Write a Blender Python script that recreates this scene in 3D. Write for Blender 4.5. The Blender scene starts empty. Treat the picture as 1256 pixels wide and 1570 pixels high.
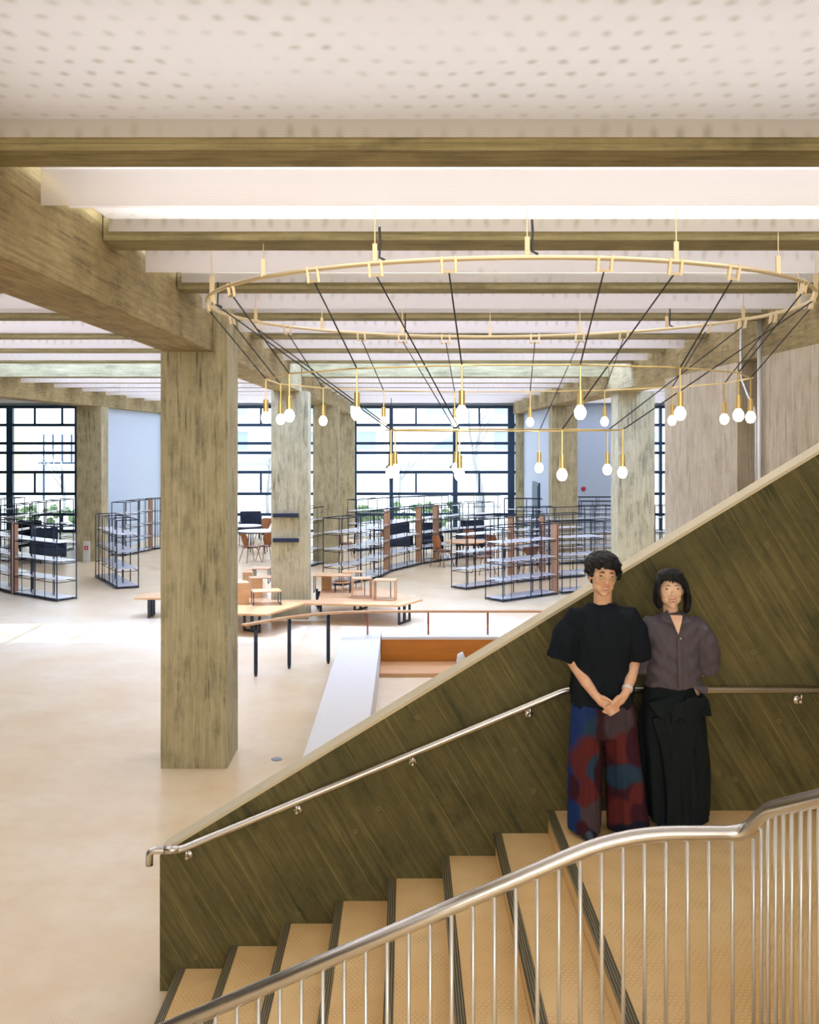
import bpy, bmesh, math, random
from mathutils import Vector, Matrix
random.seed(7)
C = bpy.context.scene.collection
PI = math.pi
H = 3.63          # camera height above the hall floor
F = 1600.0        # focal length for a 1256 px wide frame

# ------------------------------------------------------------------ camera
cam_d = bpy.data.cameras.new('camera')
cam = bpy.data.objects.new('camera', cam_d); C.objects.link(cam)
cam.location = (0, 0, H); cam.rotation_euler = (PI/2, 0, 0)
cam_d.sensor_fit = 'HORIZONTAL'; cam_d.sensor_width = 36
cam_d.lens = F*36/1256
cam_d.shift_x = (628-622)/1256; cam_d.shift_y = -(785-673)/1256
cam_d.clip_start = .05; cam_d.clip_end = 400
sc = bpy.context.scene
sc.camera = cam
sc.view_settings.view_transform = 'Standard'; sc.view_settings.look = 'None'
sc.view_settings.gamma = 1; sc.view_settings.use_curve_mapping = False
sc.view_settings.exposure = 0.06

# ------------------------------------------------------------------ world and lights
w = bpy.data.worlds.new('sky'); sc.world = w; w.use_nodes = True
bg = w.node_tree.nodes['Background']
bg.inputs[0].default_value = (.80, .91, 1.0, 1); bg.inputs[1].default_value = 3.4

BEAM = [5.18 + 2.32*(k-1) for k in range(0, 17)]     # centres of the cross beams

def area(name, loc, size, energy, col, rot=(0,0,0)):
    d = bpy.data.lights.new(name, 'AREA'); d.shape = 'RECTANGLE'
    d.size, d.size_y = size; d.energy = energy; d.color = col
    o = bpy.data.objects.new(name, d); C.objects.link(o); o.location = loc; o.rotation_euler = rot
    return o
WARM = (.84, .90, 1.0); NEUT = (.68, .76, 1.0); COOL = (.62, .74, 1.0)
def mixc(a, b, t): return tuple(a[i]*(1-t)+b[i]*t for i in range(3))
sun_d = bpy.data.lights.new('sun', 'SUN'); sun_d.energy = 4; sun_d.angle = .02; sun_d.color = (.80, .88, 1)
sun = bpy.data.objects.new('sun', sun_d); C.objects.link(sun); sun.rotation_euler = (math.radians(-7), math.radians(-9), 0)
# daylight through the roof light between the seventh and eighth cross beams
for x0, x1 in ((-9.1, -2.75), (-2.1, 4.1), (5.1, 11)):
    area('skylight_daylight', ((x0+x1)/2, (BEAM[7]+BEAM[8])/2, 6.3), (x1-x0-.2, 1.7), 720, (.32, .48, 1.0))
# unseen area light added behind the camera to fill faces and stair wall
area('front_fill', (1.5, -5.7, 3.6), (12, 3.2), 680, (1.0, .90, .76), (PI/2, 0, 0))
# lamps above the perforated ceiling sheets of every bay
for k in range(-2, 16):
    y0 = 5.18 + 2.32*(k-1); yc = y0 + 1.16
    if k == 7: continue
    t = min(1, max(0, (k-1)/5)); col = mixc(WARM, NEUT, min(1, t*1.6)) if t < .6 else mixc(NEUT, COOL, (t-.6)/.4)
    for (x0, x1, s) in ((-9.0, -2.8, 1), (-2.1, 4.1, 1), (5.1, 11, .8)):
        if x0 > 4 and k < 3: continue
        e = (58 if k < 1 else 215 if k < 4 else 310 if k < 8 else 380)*s
        area('ceiling_lamp', ((x0+x1)/2, yc, 5.66), (x1-x0-.4, 1.7), e, col)

# ------------------------------------------------------------------ node helpers
class NT:
    def __init__(s, name):
        s.m = bpy.data.materials.new(name); s.m.use_nodes = True
        s.t = s.m.node_tree; s.n = s.t.nodes; s.l = s.t.links; s.n.clear()
        s.out = s.n.new('ShaderNodeOutputMaterial')
    def lk(s, a, b): s.l.new(a, b)
    def put(s, sock, v):
        if hasattr(v, 'is_output') or isinstance(v, bpy.types.NodeSocket): s.lk(v, sock)
        else: sock.default_value = v
    def math(s, op, a, b=0.0, c=None, clamp=False):
        n = s.n.new('ShaderNodeMath'); n.operation = op; n.use_clamp = clamp
        s.put(n.inputs[0], a); s.put(n.inputs[1], b)
        if c is not None: s.put(n.inputs[2], c)
        return n.outputs[0]
    def dot(s, v, u):
        n = s.n.new('ShaderNodeVectorMath'); n.operation = 'DOT_PRODUCT'; s.put(n.inputs[0], v); s.put(n.inputs[1], u); return n.outputs['Value']
    def comb(s, x, y, z=0.0):
        n = s.n.new('ShaderNodeCombineXYZ'); s.put(n.inputs[0], x); s.put(n.inputs[1], y); s.put(n.inputs[2], z); return n.outputs[0]
    def noise(s, v, scale, detail=4, rough=.55):
        n = s.n.new('ShaderNodeTexNoise'); s.lk(v, n.inputs['Vector']); n.inputs['Scale'].default_value = scale
        n.inputs['Detail'].default_value = detail; n.inputs['Roughness'].default_value = rough; return n.outputs[0]
    def coord(s): return s.n.new('ShaderNodeTexCoord').outputs['Object']
    def mix(s, f, a, b, mode='MIX'):
        n = s.n.new('ShaderNodeMix'); n.data_type = 'RGBA'; n.blend_type = mode
        s.put(n.inputs[0], f); s.put(n.inputs[6], a); s.put(n.inputs[7], b); return n.outputs[2]
    def ramp(s, f, lo, hi):
        n = s.n.new('ShaderNodeMapRange'); s.put(n.inputs[0], f); n.inputs[1].default_value = lo; n.inputs[2].default_value = hi; n.clamp = True; return n.outputs[0]
    def bsdf(s, col, rough=.6, metal=0.0, spec=.5, bump=None, bs=.3, bd=.01, **kw):
        b = s.n.new('ShaderNodeBsdfPrincipled'); s.put(b.inputs['Base Color'], col); s.put(b.inputs['Roughness'], rough)
        b.inputs['Metallic'].default_value = metal; b.inputs['Specular IOR Level'].default_value = spec
        for k, v in kw.items(): s.put(b.inputs[k.replace('_', ' ')], v)
        if bump is not None:
            q = s.n.new('ShaderNodeBump'); q.inputs['Strength'].default_value = bs; q.inputs['Distance'].default_value = bd
            s.lk(bump, q.inputs['Height']); s.lk(q.outputs[0], b.inputs['Normal'])
        s.lk(b.outputs[0], s.out.inputs[0]); return s.m
def col4(c): return (c[0], c[1], c[2], 1)
def srgb(r, g, b):
    f = lambda v: (v/255/12.92) if v/255 <= .04045 else ((v/255+.055)/1.055)**2.4
    return (f(r), f(g), f(b), 1)

def concrete(name, c1, c2, c3, uvec, gvec, board=.1, line=.5, streak=.6, seam_light=False):
    """board-marked concrete: u runs across the boards, g along them"""
    s = NT(name); p = s.coord()
    u = s.dot(p, uvec); g = s.dot(p, gvec); wv = s.dot(p, Vector(uvec).cross(Vector(gvec)))
    ub = s.math('DIVIDE', u, board); fr = s.math('FRACT', ub); fl = s.math('FLOOR', ub)
    wn = s.n.new('ShaderNodeTexWhiteNoise'); wn.noise_dimensions = '1D'; s.lk(fl, wn.inputs['W'])
    shift = s.math('MULTIPLY', wn.outputs['Value'], 9)
    gv = s.comb(s.math('MULTIPLY', u, 1.0), s.math('ADD', s.math('MULTIPLY', g, .045), shift), s.math('MULTIPLY', wv, 1.0))
    grain = s.noise(gv, 38, 5, .6)
    blot = s.noise(p, 2.3, 5, .6)
    fine = s.noise(p, 22, 5, .65)
    st = s.noise(s.comb(s.math('MULTIPLY', u, 1), s.math('ADD', s.math('MULTIPLY', g, .07), shift), wv), 24, 6, .68)
    stm = s.math('MULTIPLY', s.ramp(st, .51, .63), s.ramp(blot, .42, .62))
    base = s.mix(s.ramp(grain, .32, .68), col4(c1), col4(c2))
    base = s.mix(s.math('MULTIPLY', s.ramp(blot, .42, .66), .7), base, col4(c2))
    blot2 = s.noise(s.comb(u, s.math('MULTIPLY', g, .35), wv), 5.5, 5, .65)
    base = s.mix(s.math('MULTIPLY', s.ramp(blot2, .52, .68), .5), base, col4(c3))
    base = s.mix(s.math('MULTIPLY', s.ramp(fine, .5, .75), .35), base, col4(c1))
    base = s.mix(s.math('MULTIPLY', wn.outputs['Value'], .28), base, col4(c2))
    base = s.mix(s.math('MULTIPLY', stm, streak), base, col4(c3))
    edge = s.math('ABSOLUTE', s.math('SUBTRACT', fr, .5))
    lm = s.ramp(edge, .475 if not seam_light else .482, .5)
    brk = s.ramp(s.noise(s.comb(fl, s.math('MULTIPLY', g, .8), 0.0), 2.1, 2), .42, .6)
    lm2 = s.math('MULTIPLY', s.math('MULTIPLY', lm, brk), line)
    base = s.mix(lm2, base, (col4(c3) if not seam_light else col4(seam_light)))
    hgt = s.math('SUBTRACT', s.math('ADD', s.math('MULTIPLY', grain, .6), s.math('MULTIPLY', fine, .5)), lm)
    return s.bsdf(base, .8, spec=.25, bump=hgt, bs=.45, bd=.006)

def plain(name, c, rough=.5, metal=0, spec=.5, **kw):
    s = NT(name); p = s.coord(); n = s.noise(p, 30, 2)
    c = col4(c); d = (c[0]*.88, c[1]*.88, c[2]*.88, 1)
    return s.bsdf(s.mix(n, c, d), rough, metal, spec, **kw)

def wood(name, c1, c2, scale=1, rough=.4, axis=0):
    s = NT(name); p = s.coord()
    k = [1.0, 1.0, 1.0]; k[axis] = .06
    n = s.n.new('ShaderNodeMapping'); s.lk(p, n.inputs[0]); n.inputs['Scale'].default_value = k
    g = s.noise(n.outputs[0], 28*scale, 5, .6)
    return s.bsdf(s.mix(s.ramp(g, .3, .7), col4(c1), col4(c2)), rough, bump=g, bs=.08)

M = {}
M['column'] = concrete('concrete_column', srgb(206,196,160), srgb(172,160,124), srgb(88,84,68), (1,1,0), (0,0,1), .098, .75, .85)
M['beam_long'] = concrete('concrete_long_beam', srgb(190,172,126), srgb(144,126,86), srgb(92,80,54), (.6,0,1), (0,1,0), .14, .6, .6, seam_light=srgb(205,188,150))
M['beam_cross'] = concrete('concrete_cross_beam', srgb(180,168,126), srgb(138,126,88), srgb(88,80,56), (0,1,1), (1,0,0), .16, .5, .5)
_a = math.atan(.609)
M['stairwall'] = concrete('dark_board_marked_concrete', srgb(124,114,74), srgb(86,82,52), srgb(54,57,40), (math.cos(_a),0,math.sin(_a)), (-math.sin(_a),0,math.cos(_a)), .165, .9, .7, seam_light=srgb(176,150,92))
M['wallright'] = concrete('pale_board_marked_concrete', srgb(222,212,192), srgb(190,176,150), srgb(132,118,92), (1,1,0), (0,0,1), .11, .45, .6)
M['cap'] = plain('pale_concrete_cap', srgb(214,202,170), .7)
M['steel'] = NT('brushed_steel').bsdf((.68,.66,.63,1), .27, 1.0)
M['steel_thin'] = plain('satin_steel', (.78,.77,.74), .35, .6)
M['brass'] = NT('brass').bsdf((.86,.66,.28,1), .32, .85)
M['brass_ring'] = NT('pale_brass').bsdf((.82,.68,.42,1), .42, .5)
M['cable'] = plain('dark_cable', (.03,.035,.04), .6)
M['black'] = plain('black_steel', (.010,.020,.045), .35)
M['shelfboard'] = plain('pale_laminate_shelf', (.78,.80,.88), .2)
M['oak'] = wood('oak', srgb(222,178,128), srgb(198,148,98), 1, .35)
M['oak_end'] = wood('oak_upright', srgb(206,164,130), srgb(178,132,100), 1, .45, 2)
M['walnut'] = wood('brown_ply_shell', srgb(176,112,66), srgb(140,82,44), 1, .4, 2)
M['orangewood'] = wood('orange_stained_panel', srgb(206,132,44), srgb(188,114,34), .6, .4)
M['copper'] = plain('copper_brown_steel', srgb(176,104,70), .4, .3)
M['white'] = plain('white_laminate', (.80,.80,.80), .4)
M['plaster'] = plain('white_plaster', (.80,.79,.77), .7)
M['bluewall'] = plain('pale_blue_wall', (.60,.70,.84), .6)
M['mullion'] = plain('navy_window_frame', (.018,.06,.14), .4)
M['nosing'] = None
s = NT('grooved_rubber_nosing'); p = s.coord(); x = s.dot(p, (1,0,0))
gr = s.math('SINE', s.math('MULTIPLY', x, 2*PI/.013))
M['nosing'] = s.bsdf(s.mix(s.ramp(gr, -.2, .4), srgb(66,62,46), srgb(138,128,98)), .5, bump=gr, bs=.5, bd=.004)

def hexnodes(s, x, y, size):
    X = s.math('DIVIDE', s.math('ADD', x, 60), size); Y = s.math('DIVIDE', s.math('ADD', y, 60), size)
    q = 1.7320508
    ax = s.math('SUBTRACT', s.math('MODULO', X, 1.0), .5); ay = s.math('SUBTRACT', s.math('MODULO', Y, q), q/2)
    bx = s.math('SUBTRACT', s.math('MODULO', s.math('ADD', X, .5), 1.0), .5); by = s.math('SUBTRACT', s.math('MODULO', s.math('ADD', Y, q/2), q), q/2)
    da = s.math('ADD', s.math('MULTIPLY', ax, ax), s.math('MULTIPLY', ay, ay)); db = s.math('ADD', s.math('MULTIPLY', bx, bx), s.math('MULTIPLY', by, by))
    c = s.math('LESS_THAN', da, db)
    def sel(a, b): return s.math('ADD', s.math('MULTIPLY', a, c), s.math('MULTIPLY', b, s.math('SUBTRACT', 1.0, c)))
    gx = s.math('ABSOLUTE', sel(ax, bx)); gy = s.math('ABSOLUTE', sel(ay, by))
    d = s.math('MAXIMUM', gx, s.math('ADD', s.math('MULTIPLY', gx, .5), s.math('MULTIPLY', gy, .8660254)))
    return d, s.math('SQRT', s.math('MINIMUM', da, db))
def hexfloor(name, c1, c2, grout, size, rough, gs=.7):
    s = NT(name); p = s.coord(); x = s.dot(p, (1,0,0)); y = s.dot(p, (0,1,0))
    d, _ = hexnodes(s, x, y, size)
    big = s.noise(p, .9, 4); mid = s.noise(p, 5, 4)
    ln = s.ramp(d, .44, .485)
    b = s.mix(s.ramp(big, .35, .7), col4(c1), col4(c2)); b = s.mix(s.math('MULTIPLY', s.ramp(mid, .5, .7), .3), b, col4(c2))
    b = s.mix(s.math('MULTIPLY', s.math('MULTIPLY', ln, s.ramp(mid, .35, .62)), gs), b, col4(grout))
    return s.bsdf(b, rough, spec=.45, bump=s.math('SUBTRACT', 1.0, ln), bs=.12, bd=.002)
M['floor'] = hexfloor('hexagon_mosaic_floor', srgb(231,213,181), srgb(220,194,152), srgb(186,154,110), .030, .30, .45)
M['tread'] = hexfloor('hexagon_mosaic_stair', srgb(240,208,152), srgb(226,186,124), srgb(150,110,62), .030, .4, .7)

def sheet(name, dots=.5, trans=.5, clear=.10):
    s = NT(name); p = s.coord(); x = s.dot(p, (1,0,0)); y = s.dot(p, (0,1,.7))
    wob = s.noise(p, 2.2, 2); x2 = s.math('ADD', x, s.math('MULTIPLY', wob, .12)); y2 = s.math('ADD', s.math('MULTIPLY', y, .75), s.math('MULTIPLY', wob, .1))
    _, r = hexnodes(s, x2, y2, .125)
    m = s.math('MULTIPLY', s.ramp(r, .24, .02), s.math('MULTIPLY', s.ramp(s.noise(p, 1.7, 2), .3, .6), dots))
    _, r3 = hexnodes(s, x, y, .0125)
    per = s.math('MULTIPLY', s.ramp(r3, .34, .26), .22)
    c = s.mix(m, (.90,.87,.86,1), (.50,.49,.38,1)); c = s.mix(per, c, (.62,.60,.52,1))
    d = s.n.new('ShaderNodeBsdfDiffuse'); t = s.n.new('ShaderNodeBsdfTranslucent'); a = s.n.new('ShaderNodeMixShader')
    tp = s.n.new('ShaderNodeBsdfTransparent'); b = s.n.new('ShaderNodeMixShader')
    s.lk(c, d.inputs[0]); s.lk(c, t.inputs[0]); a.inputs[0].default_value = trans
    s.lk(d.outputs[0], a.inputs[1]); s.lk(t.outputs[0], a.inputs[2])
    b.inputs[0].default_value = clear; s.lk(a.outputs[0], b.inputs[1]); s.lk(tp.outputs[0], b.inputs[2])
    s.lk(b.outputs[0], s.out.inputs[0]); return s.m
M['sheet'] = sheet('perforated_white_sheet', .55)
M['sheet_plain'] = sheet('fine_perforated_white_sheet', .0)
M['sheet_open'] = sheet('open_perforated_white_sheet', .0, .5, .6)
M['sheet_far'] = sheet('perforated_white_sheet_far', .2)

def glassmat(name, tint=(1,1,1), refl=.06):
    s = NT(name); t = s.n.new('ShaderNodeBsdfTransparent'); g = s.n.new('ShaderNodeBsdfGlossy'); m = s.n.new('ShaderNodeMixShader')
    t.inputs[0].default_value = col4(tint); g.inputs['Roughness'].default_value = .02; m.inputs[0].default_value = refl
    s.lk(t.outputs[0], m.inputs[1]); s.lk(g.outputs[0], m.inputs[2]); s.lk(m.outputs[0], s.out.inputs[0]); return s.m
M['glass'] = glassmat('window_glass')
M['dome'] = glassmat('clear_dome', (.86,.93,.98), .22)
s = NT('lit_bulb'); e = s.n.new('ShaderNodeEmission'); e.inputs[0].default_value = (1,.84,.60,1); e.inputs[1].default_value = 9; s.lk(e.outputs[0], s.out.inputs[0]); M['bulb'] = s.m

# ------------------------------------------------------------------ mesh helpers
def box(bm, x0, x1, y0, y1, z0, z1, mat=None):
    vs = [bm.verts.new((x, y, z)) for x in (x0, x1) for y in (y0, y1) for z in (z0, z1)]
    if mat is not None:
        for v in vs: v.co = mat @ v.co
    for f in ((0,1,3,2), (4,6,7,5), (0,4,5,1), (2,3,7,6), (0,2,6,4), (1,5,7,3)): bm.faces.new([vs[i] for i in f])
    return vs
def bar(bm, a, b, w, h=None):
    """square bar from a to b"""
    a = Vector(a); b = Vector(b); d = b-a; L = d.length
    if L < 1e-6: return
    h = h or w
    z = d.normalized(); up = Vector((0,0,1)) if abs(z.z) < .95 else Vector((0,1,0))
    x = up.cross(z).normalized(); y = z.cross(x)
    m = Matrix((x, y, z)).transposed().to_4x4(); m.translation = a
    box(bm, -w/2, w/2, -h/2, h/2, 0, L, m)
def tube(bm, pts, r, n=12, cap=True):
    pts = [Vector(p) for p in pts]; rs = r if isinstance(r, (list, tuple)) else [r]*len(pts)
    rings = []; prev = None
    for i, p in enumerate(pts):
        t = ((pts[min(i+1, len(pts)-1)]-p).normalized() + (p-pts[max(i-1, 0)]).normalized())
        if t.length < 1e-6: t = Vector((0,0,1))
        t.normalize()
        if prev is None:
            up = Vector((0,0,1)) if abs(t.z) < .9 else Vector((0,1,0)); x = up.cross(t).normalized()
        else: x = (prev - t*prev.dot(t)).normalized()
        y = t.cross(x); prev = x
        rings.append([bm.verts.new(p + (x*math.cos(2*PI*k/n) + y*math.sin(2*PI*k/n))*rs[i]) for k in range(n)])
    for a, b in zip(rings, rings[1:]):
        for k in range(n): bm.faces.new((a[k], a[(k+1)%n], b[(k+1)%n], b[k]))
    if cap: bm.faces.new(rings[0][::-1]); bm.faces.new(rings[-1])
def ring(bm, c, R, z, r, n=72, seg=8, poly=None):
    n = poly or n
    vs = []
    for i in range(n):
        a = 2*PI*i/n; row = []
        for k in range(seg):
            b = 2*PI*k/seg; q = R + r*math.cos(b)
            row.append(bm.verts.new((c[0]+q*math.cos(a), c[1]+q*math.sin(a), z + r*math.sin(b))))
        vs.append(row)
    for i in range(n):
        for k in range(seg): bm.faces.new((vs[i][k], vs[(i+1)%n][k], vs[(i+1)%n][(k+1)%seg], vs[i][(k+1)%seg]))
def lathe(bm, prof, c=(0,0,0), n=20, mat=None):
    rows = []
    for r, z in prof:
        row = [bm.verts.new((c[0]+r*math.cos(2*PI*k/n), c[1]+r*math.sin(2*PI*k/n), c[2]+z)) for k in range(n)]
        if mat is not None:
            for v in row: v.co = mat @ v.co
        rows.append(row)
    for a, b in zip(rows, rows[1:]):
        for k in range(n): bm.faces.new((a[k], a[(k+1)%n], b[(k+1)%n], b[k]))
    bm.faces.new(rows[0][::-1]); bm.faces.new(rows[-1])
def ball(bm, c, r, mat=None, n=20, m=14):
    """ellipsoid, r = (rx, ry, rz)"""
    rows = []
    top = bm.verts.new((0,0,r[2])); bot = bm.verts.new((0,0,-r[2]))
    for i in range(1, m):
        a = PI*i/m; rows.append([bm.verts.new((r[0]*math.sin(a)*math.cos(2*PI*k/n), r[1]*math.sin(a)*math.sin(2*PI*k/n), r[2]*math.cos(a))) for k in range(n)])
    for k in range(n):
        bm.faces.new((top, rows[0][k], rows[0][(k+1)%n])); bm.faces.new((bot, rows[-1][(k+1)%n], rows[-1][k]))
    for a, b in zip(rows, rows[1:]):
        for k in range(n): bm.faces.new((a[k], b[k], b[(k+1)%n], a[(k+1)%n]))
    allv = [top, bot] + [v for row in rows for v in row]
    T = Matrix.Translation(Vector(c)) @ (mat or Matrix.Identity(4))
    for v in allv: v.co = T @ v.co
def prism(bm, poly, y0, y1, axis='y'):
    def pt(a, b, d): return (a, d, b) if axis == 'y' else ((a, b, d) if axis == 'z' else (d, a, b))
    A = [bm.verts.new(pt(a, b, y0)) for a, b in poly]; B = [bm.verts.new(pt(a, b, y1)) for a, b in poly]
    n = len(poly); bm.faces.new(A); bm.faces.new(B[::-1])
    for i in range(n): bm.faces.new((A[i], B[i], B[(i+1)%n], A[(i+1)%n]))
def obj(name, bm, mat, parent=None, smooth=False, bevel=0):
    bmesh.ops.recalc_face_normals(bm, faces=bm.faces)
    if bevel: bmesh.ops.bevel(bm, geom=list(bm.edges), offset=bevel, segments=2, affect='EDGES', profile=.5)
    me = bpy.data.meshes.new(name); bm.to_mesh(me); bm.free()
    if mat: me.materials.append(M[mat] if isinstance(mat, str) else mat)
    if smooth:
        for p in me.polygons: p.use_smooth = True
    o = bpy.data.objects.new(name, me); C.objects.link(o)
    if parent: o.parent = parent
    return o
def new(): return bmesh.new()
def tag(o, label, cat, group=None, kind=None):
    o['label'] = label; o['category'] = cat
    if group: o['group'] = group
    if kind: o['kind'] = kind
    return o
def thing(name, label, cat, loc=(0,0,0), rz=0, group=None):
    o = bpy.data.objects.new(name, None); C.objects.link(o); o.location = loc; o.rotation_euler = (0,0,rz); o.empty_display_size = .1
    return tag(o, label, cat, group)
def struct(name, bm, mat, **kw):
    o = obj(name, bm, mat, **kw); o['kind'] = 'structure'; return o
def dup(root, loc, rz, label, group=None):
    r = root.copy(); C.objects.link(r); r.location = loc; r.rotation_euler = (0,0,rz); r['label'] = label
    if group: r['group'] = group
    for ch in list(root.children):
        c = ch.copy(); C.objects.link(c); c.parent = r
        for g in list(ch.children):
            d = g.copy(); C.objects.link(d); d.parent = c
    return r
def at(px, py, z=0.0):
    """point of the horizontal plane z seen at px, py of the reference view"""
    Y = F*(H-z)/(py-673); return Vector(((px-622)*Y/F, Y, z))
# ================================================================== LARGE STRUCTURE
YW = 40.5                       # window wall
bm = new(); box(bm, -26, 16, -6, YW+.3, -.2, 0); struct('floor', bm, 'floor')
bm = new()
for a, b in ((-6, BEAM[7]+.2), (BEAM[8]-.2, YW+.3)): box(bm, -26, 16, a, b, 5.75, 5.95)
for a, b in ((-26, -9.1), (-2.7, -2.15), (4.15, 5.1), (11, 16)): box(bm, a, b, BEAM[7]+.2, BEAM[8]-.2, 5.75, 5.95)
struct('ceiling', bm, 'plaster')
bm = new(); box(bm, -26, 16, -6.3, -6, -.2, 5.95); struct('wall_back', bm, 'plaster')
bm = new(); box(bm, -26.3, -26, -6.3, YW, -.2, 5.95); struct('wall_left', bm, 'plaster')
bm = new(); box(bm, 16, 16.3, -6.3, YW, -.2, 5.95); struct('wall_right', bm, 'plaster')
# far wall: solid stretches between the glazing, and the band above it
bm = new()
for a, b in ((5.0, 9.35), (-26, -24)): box(bm, a, b, YW, YW+.25, 0, 4.92)
box(bm, -26, 16, YW, YW+.25, 4.92, 5.75)
struct('wall_far', bm, 'bluewall')

# roof light glazing
bm = new()
y0, y1 = BEAM[7]+.2, BEAM[8]-.2
for (a, b) in ((-9.1,-2.7), (-2.15,4.15), (5.1,11)):
    n = int((b-a)/1.05)
    for i in range(n+1):
        x = a+(b-a)*i/n; box(bm, x-.04, x+.04, y0, y1, 5.78, 5.90)
g = new()
for (a, b) in ((-9.1,-2.7), (-2.15,4.15), (5.1,11)): box(g, a, b, y0, y1, 5.93, 5.94)
o = struct('window_1', bm, 'white'); obj('glass', g, 'glass', o)

# window walls with dark mullions
bars_z = [4.87, 4.17, 3.46, 3.09, 2.34, 1.50, .70, .06]
def window(n, x0, x1, verts, shorts):
    bm = new(); y = YW
    for z in bars_z: box(bm, x0, x1, y-.02, y+.10, z-.055, z+.055)
    for x, w in verts: box(bm, x-w, x+w, y-.05, y+.14, 0, 4.9)
    for x in shorts:
        box(bm, x-.035, x+.035, y, y+.08, 4.17, 4.87); box(bm, x-.035, x+.035, y, y+.08, 1.50, 2.34)
        box(bm, x-.035, x+.035, y, y+.08, .06, .70)
    o = struct('window_%d' % n, bm, 'mullion')
    g = new(); box(g, x0, x1, y+.04, y+.05, 0, 4.9); obj('glass', g, 'glass', o)
k = YW/F
X = lambda px: (px-622)*k
window(2, X(543), X(794), [(X(545), .05), (X(600), .07), (X(698), .09), (X(784), .13), (X(793), .06)], [X(638), X(735)])
window(3, X(262), X(516), [(X(270), .05), (X(340), .07), (X(455), .07), (X(512), .06)], [X(305), X(400)])
window(4, -23.9, X(232), [(X(-60), .08), (X(15), .12), (X(118), .08), (X(170), .08), (X(228), .06)], [X(-20), X(53), X(95)])
window(5, 9.4, 15.9, [(9.45, .05), (9.9, .05), (11.8, .07), (13.6, .07), (15.8, .06)], [10.8, 12.8])

# infill walls on the column lines
bm = new(); box(bm, -9.5, -9.3, 31.3, 39.7, 0, 4.6); struct('wall_infill_left', bm, 'bluewall')
bm = new(); box(bm, 4.5, 4.7, 31.2, 39.7, 0, 4.6); struct('wall_infill_right', bm, 'bluewall')
bm = new(); box(bm, 4.44, 4.50, 34.9, 36.6, .02, 2.15); box(bm, 4.42, 4.44, 35.0, 36.5, .1, 2.05); struct('door_1', bm, 'mullion')
bm = new(); box(bm, 4.40, 4.44, 35.1, 35.16, .98, 1.1); obj('door_handle', bm, 'steel_thin', bpy.data.objects['door_1'])

# board-marked walls on the right side of the stair hall
bm = new(); box(bm, 4.15, 4.9, 13.05, 16.7, 0, 4.59); struct('wall_right_inner', bm, 'wallright')
bm = new(); box(bm, 4.15, 4.9, -3, 12.3, 0, 4.59); struct('wall_right_front', bm, 'wallright')
bm = new(); box(bm, 4.62, 4.9, 12.3, 13.05, 0, 4.59); struct('wall_right_recess', bm, 'beam_long')
def conduit(label, pts, r=.018):
    bm = new(); tube(bm, pts, r, 10); o = obj('conduit', bm, 'steel_thin', smooth=True); tag(o, label, 'pipe'); return o
conduit('thin steel conduit with a sideways bend beside dark wall recess', [(4.1,12.75,5.1),(4.1,12.75,4.45),(4.1,12.72,4.36),(4.1,12.45,4.12),(4.1,12.26,3.98),(4.1,12.2,3.86),(4.1,12.2,.02)])
conduit('straight thicker steel conduit running up the board-marked wall', [(4.10,12.08,5.1),(4.10,12.08,.02)], .028)

M['tie'] = plain('tie_hole_mortar', srgb(124,112,74), .8)
# stair wall slab
def topz(x): return .905 + .609*(x+1.616)
bm = new(); prism(bm, [(-1.616, 0), (4.14, 0), (4.14, topz(4.14)), (-1.616, topz(-1.616))], 6.86, 7.06)
o = struct('wall_staircase', bm, 'stairwall')
bm = new(); prism(bm, [(-1.616, topz(-1.616)-.012), (4.14, topz(4.14)-.012), (4.14, topz(4.14)+.012), (-1.616, topz(-1.616)+.012)], 6.855, 7.065)
obj('cap', bm, 'cap', o)
for px, py in ((925+4, 834),(935,1012),(818,1213),(1128,1195),(1103,1186),(1176,835),(640,1100),(1195,1106),(545,1275),(700,1200),(300,1468),(457,1402),(1155,1000),(1120,930),(790,1150),(580,1240),(1215,900)):
    x = (px-622)/233.3; z = H-(py-673)/233.3
    if z > topz(x)-.06: continue
    bm = new(); lathe(bm, [(.016,0),(.016,.002),(.010,.002),(.007,.0005)], n=14, mat=Matrix.Translation((x,6.861,z)) @ Matrix.Rotation(PI/2, 4, 'X'))
    obj('tie_hole', bm, 'tie', o)

# long beams (run in depth)
def long_beam(x0, x1, label, y0=-4.):
    bm = new(); box(bm, x0, x1, y0, 40.3, 4.59, 5.74); o = obj('long_beam', bm, 'beam_long', bevel=.008); tag(o, label, 'beam')
long_beam(-2.66, -2.125, 'deep board-marked concrete beam running from upper left to the front column')
long_beam(4.15, 4.75, 'deep board-marked concrete beam above the pale walls on the right', 4.0)
long_beam(-9.66, -9.12, 'distant concrete beam above the column with the red sign, far left')
# cross beams
ordn = ['zeroth','first','second','third','fourth','fifth','sixth','seventh','eighth']
for k in range(-1, 17):
    y = 5.18+2.32*(k-1); w_ = .155 if k != 2 else .2; zb = 5.02 if k != 8 else 4.90
    bm = new()
    for a, b in ((-25.8,-9.67), (-9.11,-2.67), (-2.115,4.14), (4.76,15.9)):
        if a > 4 and k < 4: continue
        if a < -20 and k < 6: continue
        box(bm, a, b, y-w_, y+w_, zb, 5.74)
    o = obj('cross_beam', bm, 'beam_cross')
    if k <= 0: tag(o, 'concrete cross beam overhead, nearer than the wide beam at the top', 'beam', 'cross beams above the camera')
    elif k == 1: tag(o, 'widest board-marked concrete cross beam, running edge to edge near the top', 'beam')
    elif k <= 8: tag(o, '%s concrete cross beam counted back from the widest one at the top' % ordn[k], 'beam')
    else: tag(o, 'far concrete cross beam above the reading area before the windows', 'beam', 'far cross beams')

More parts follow.
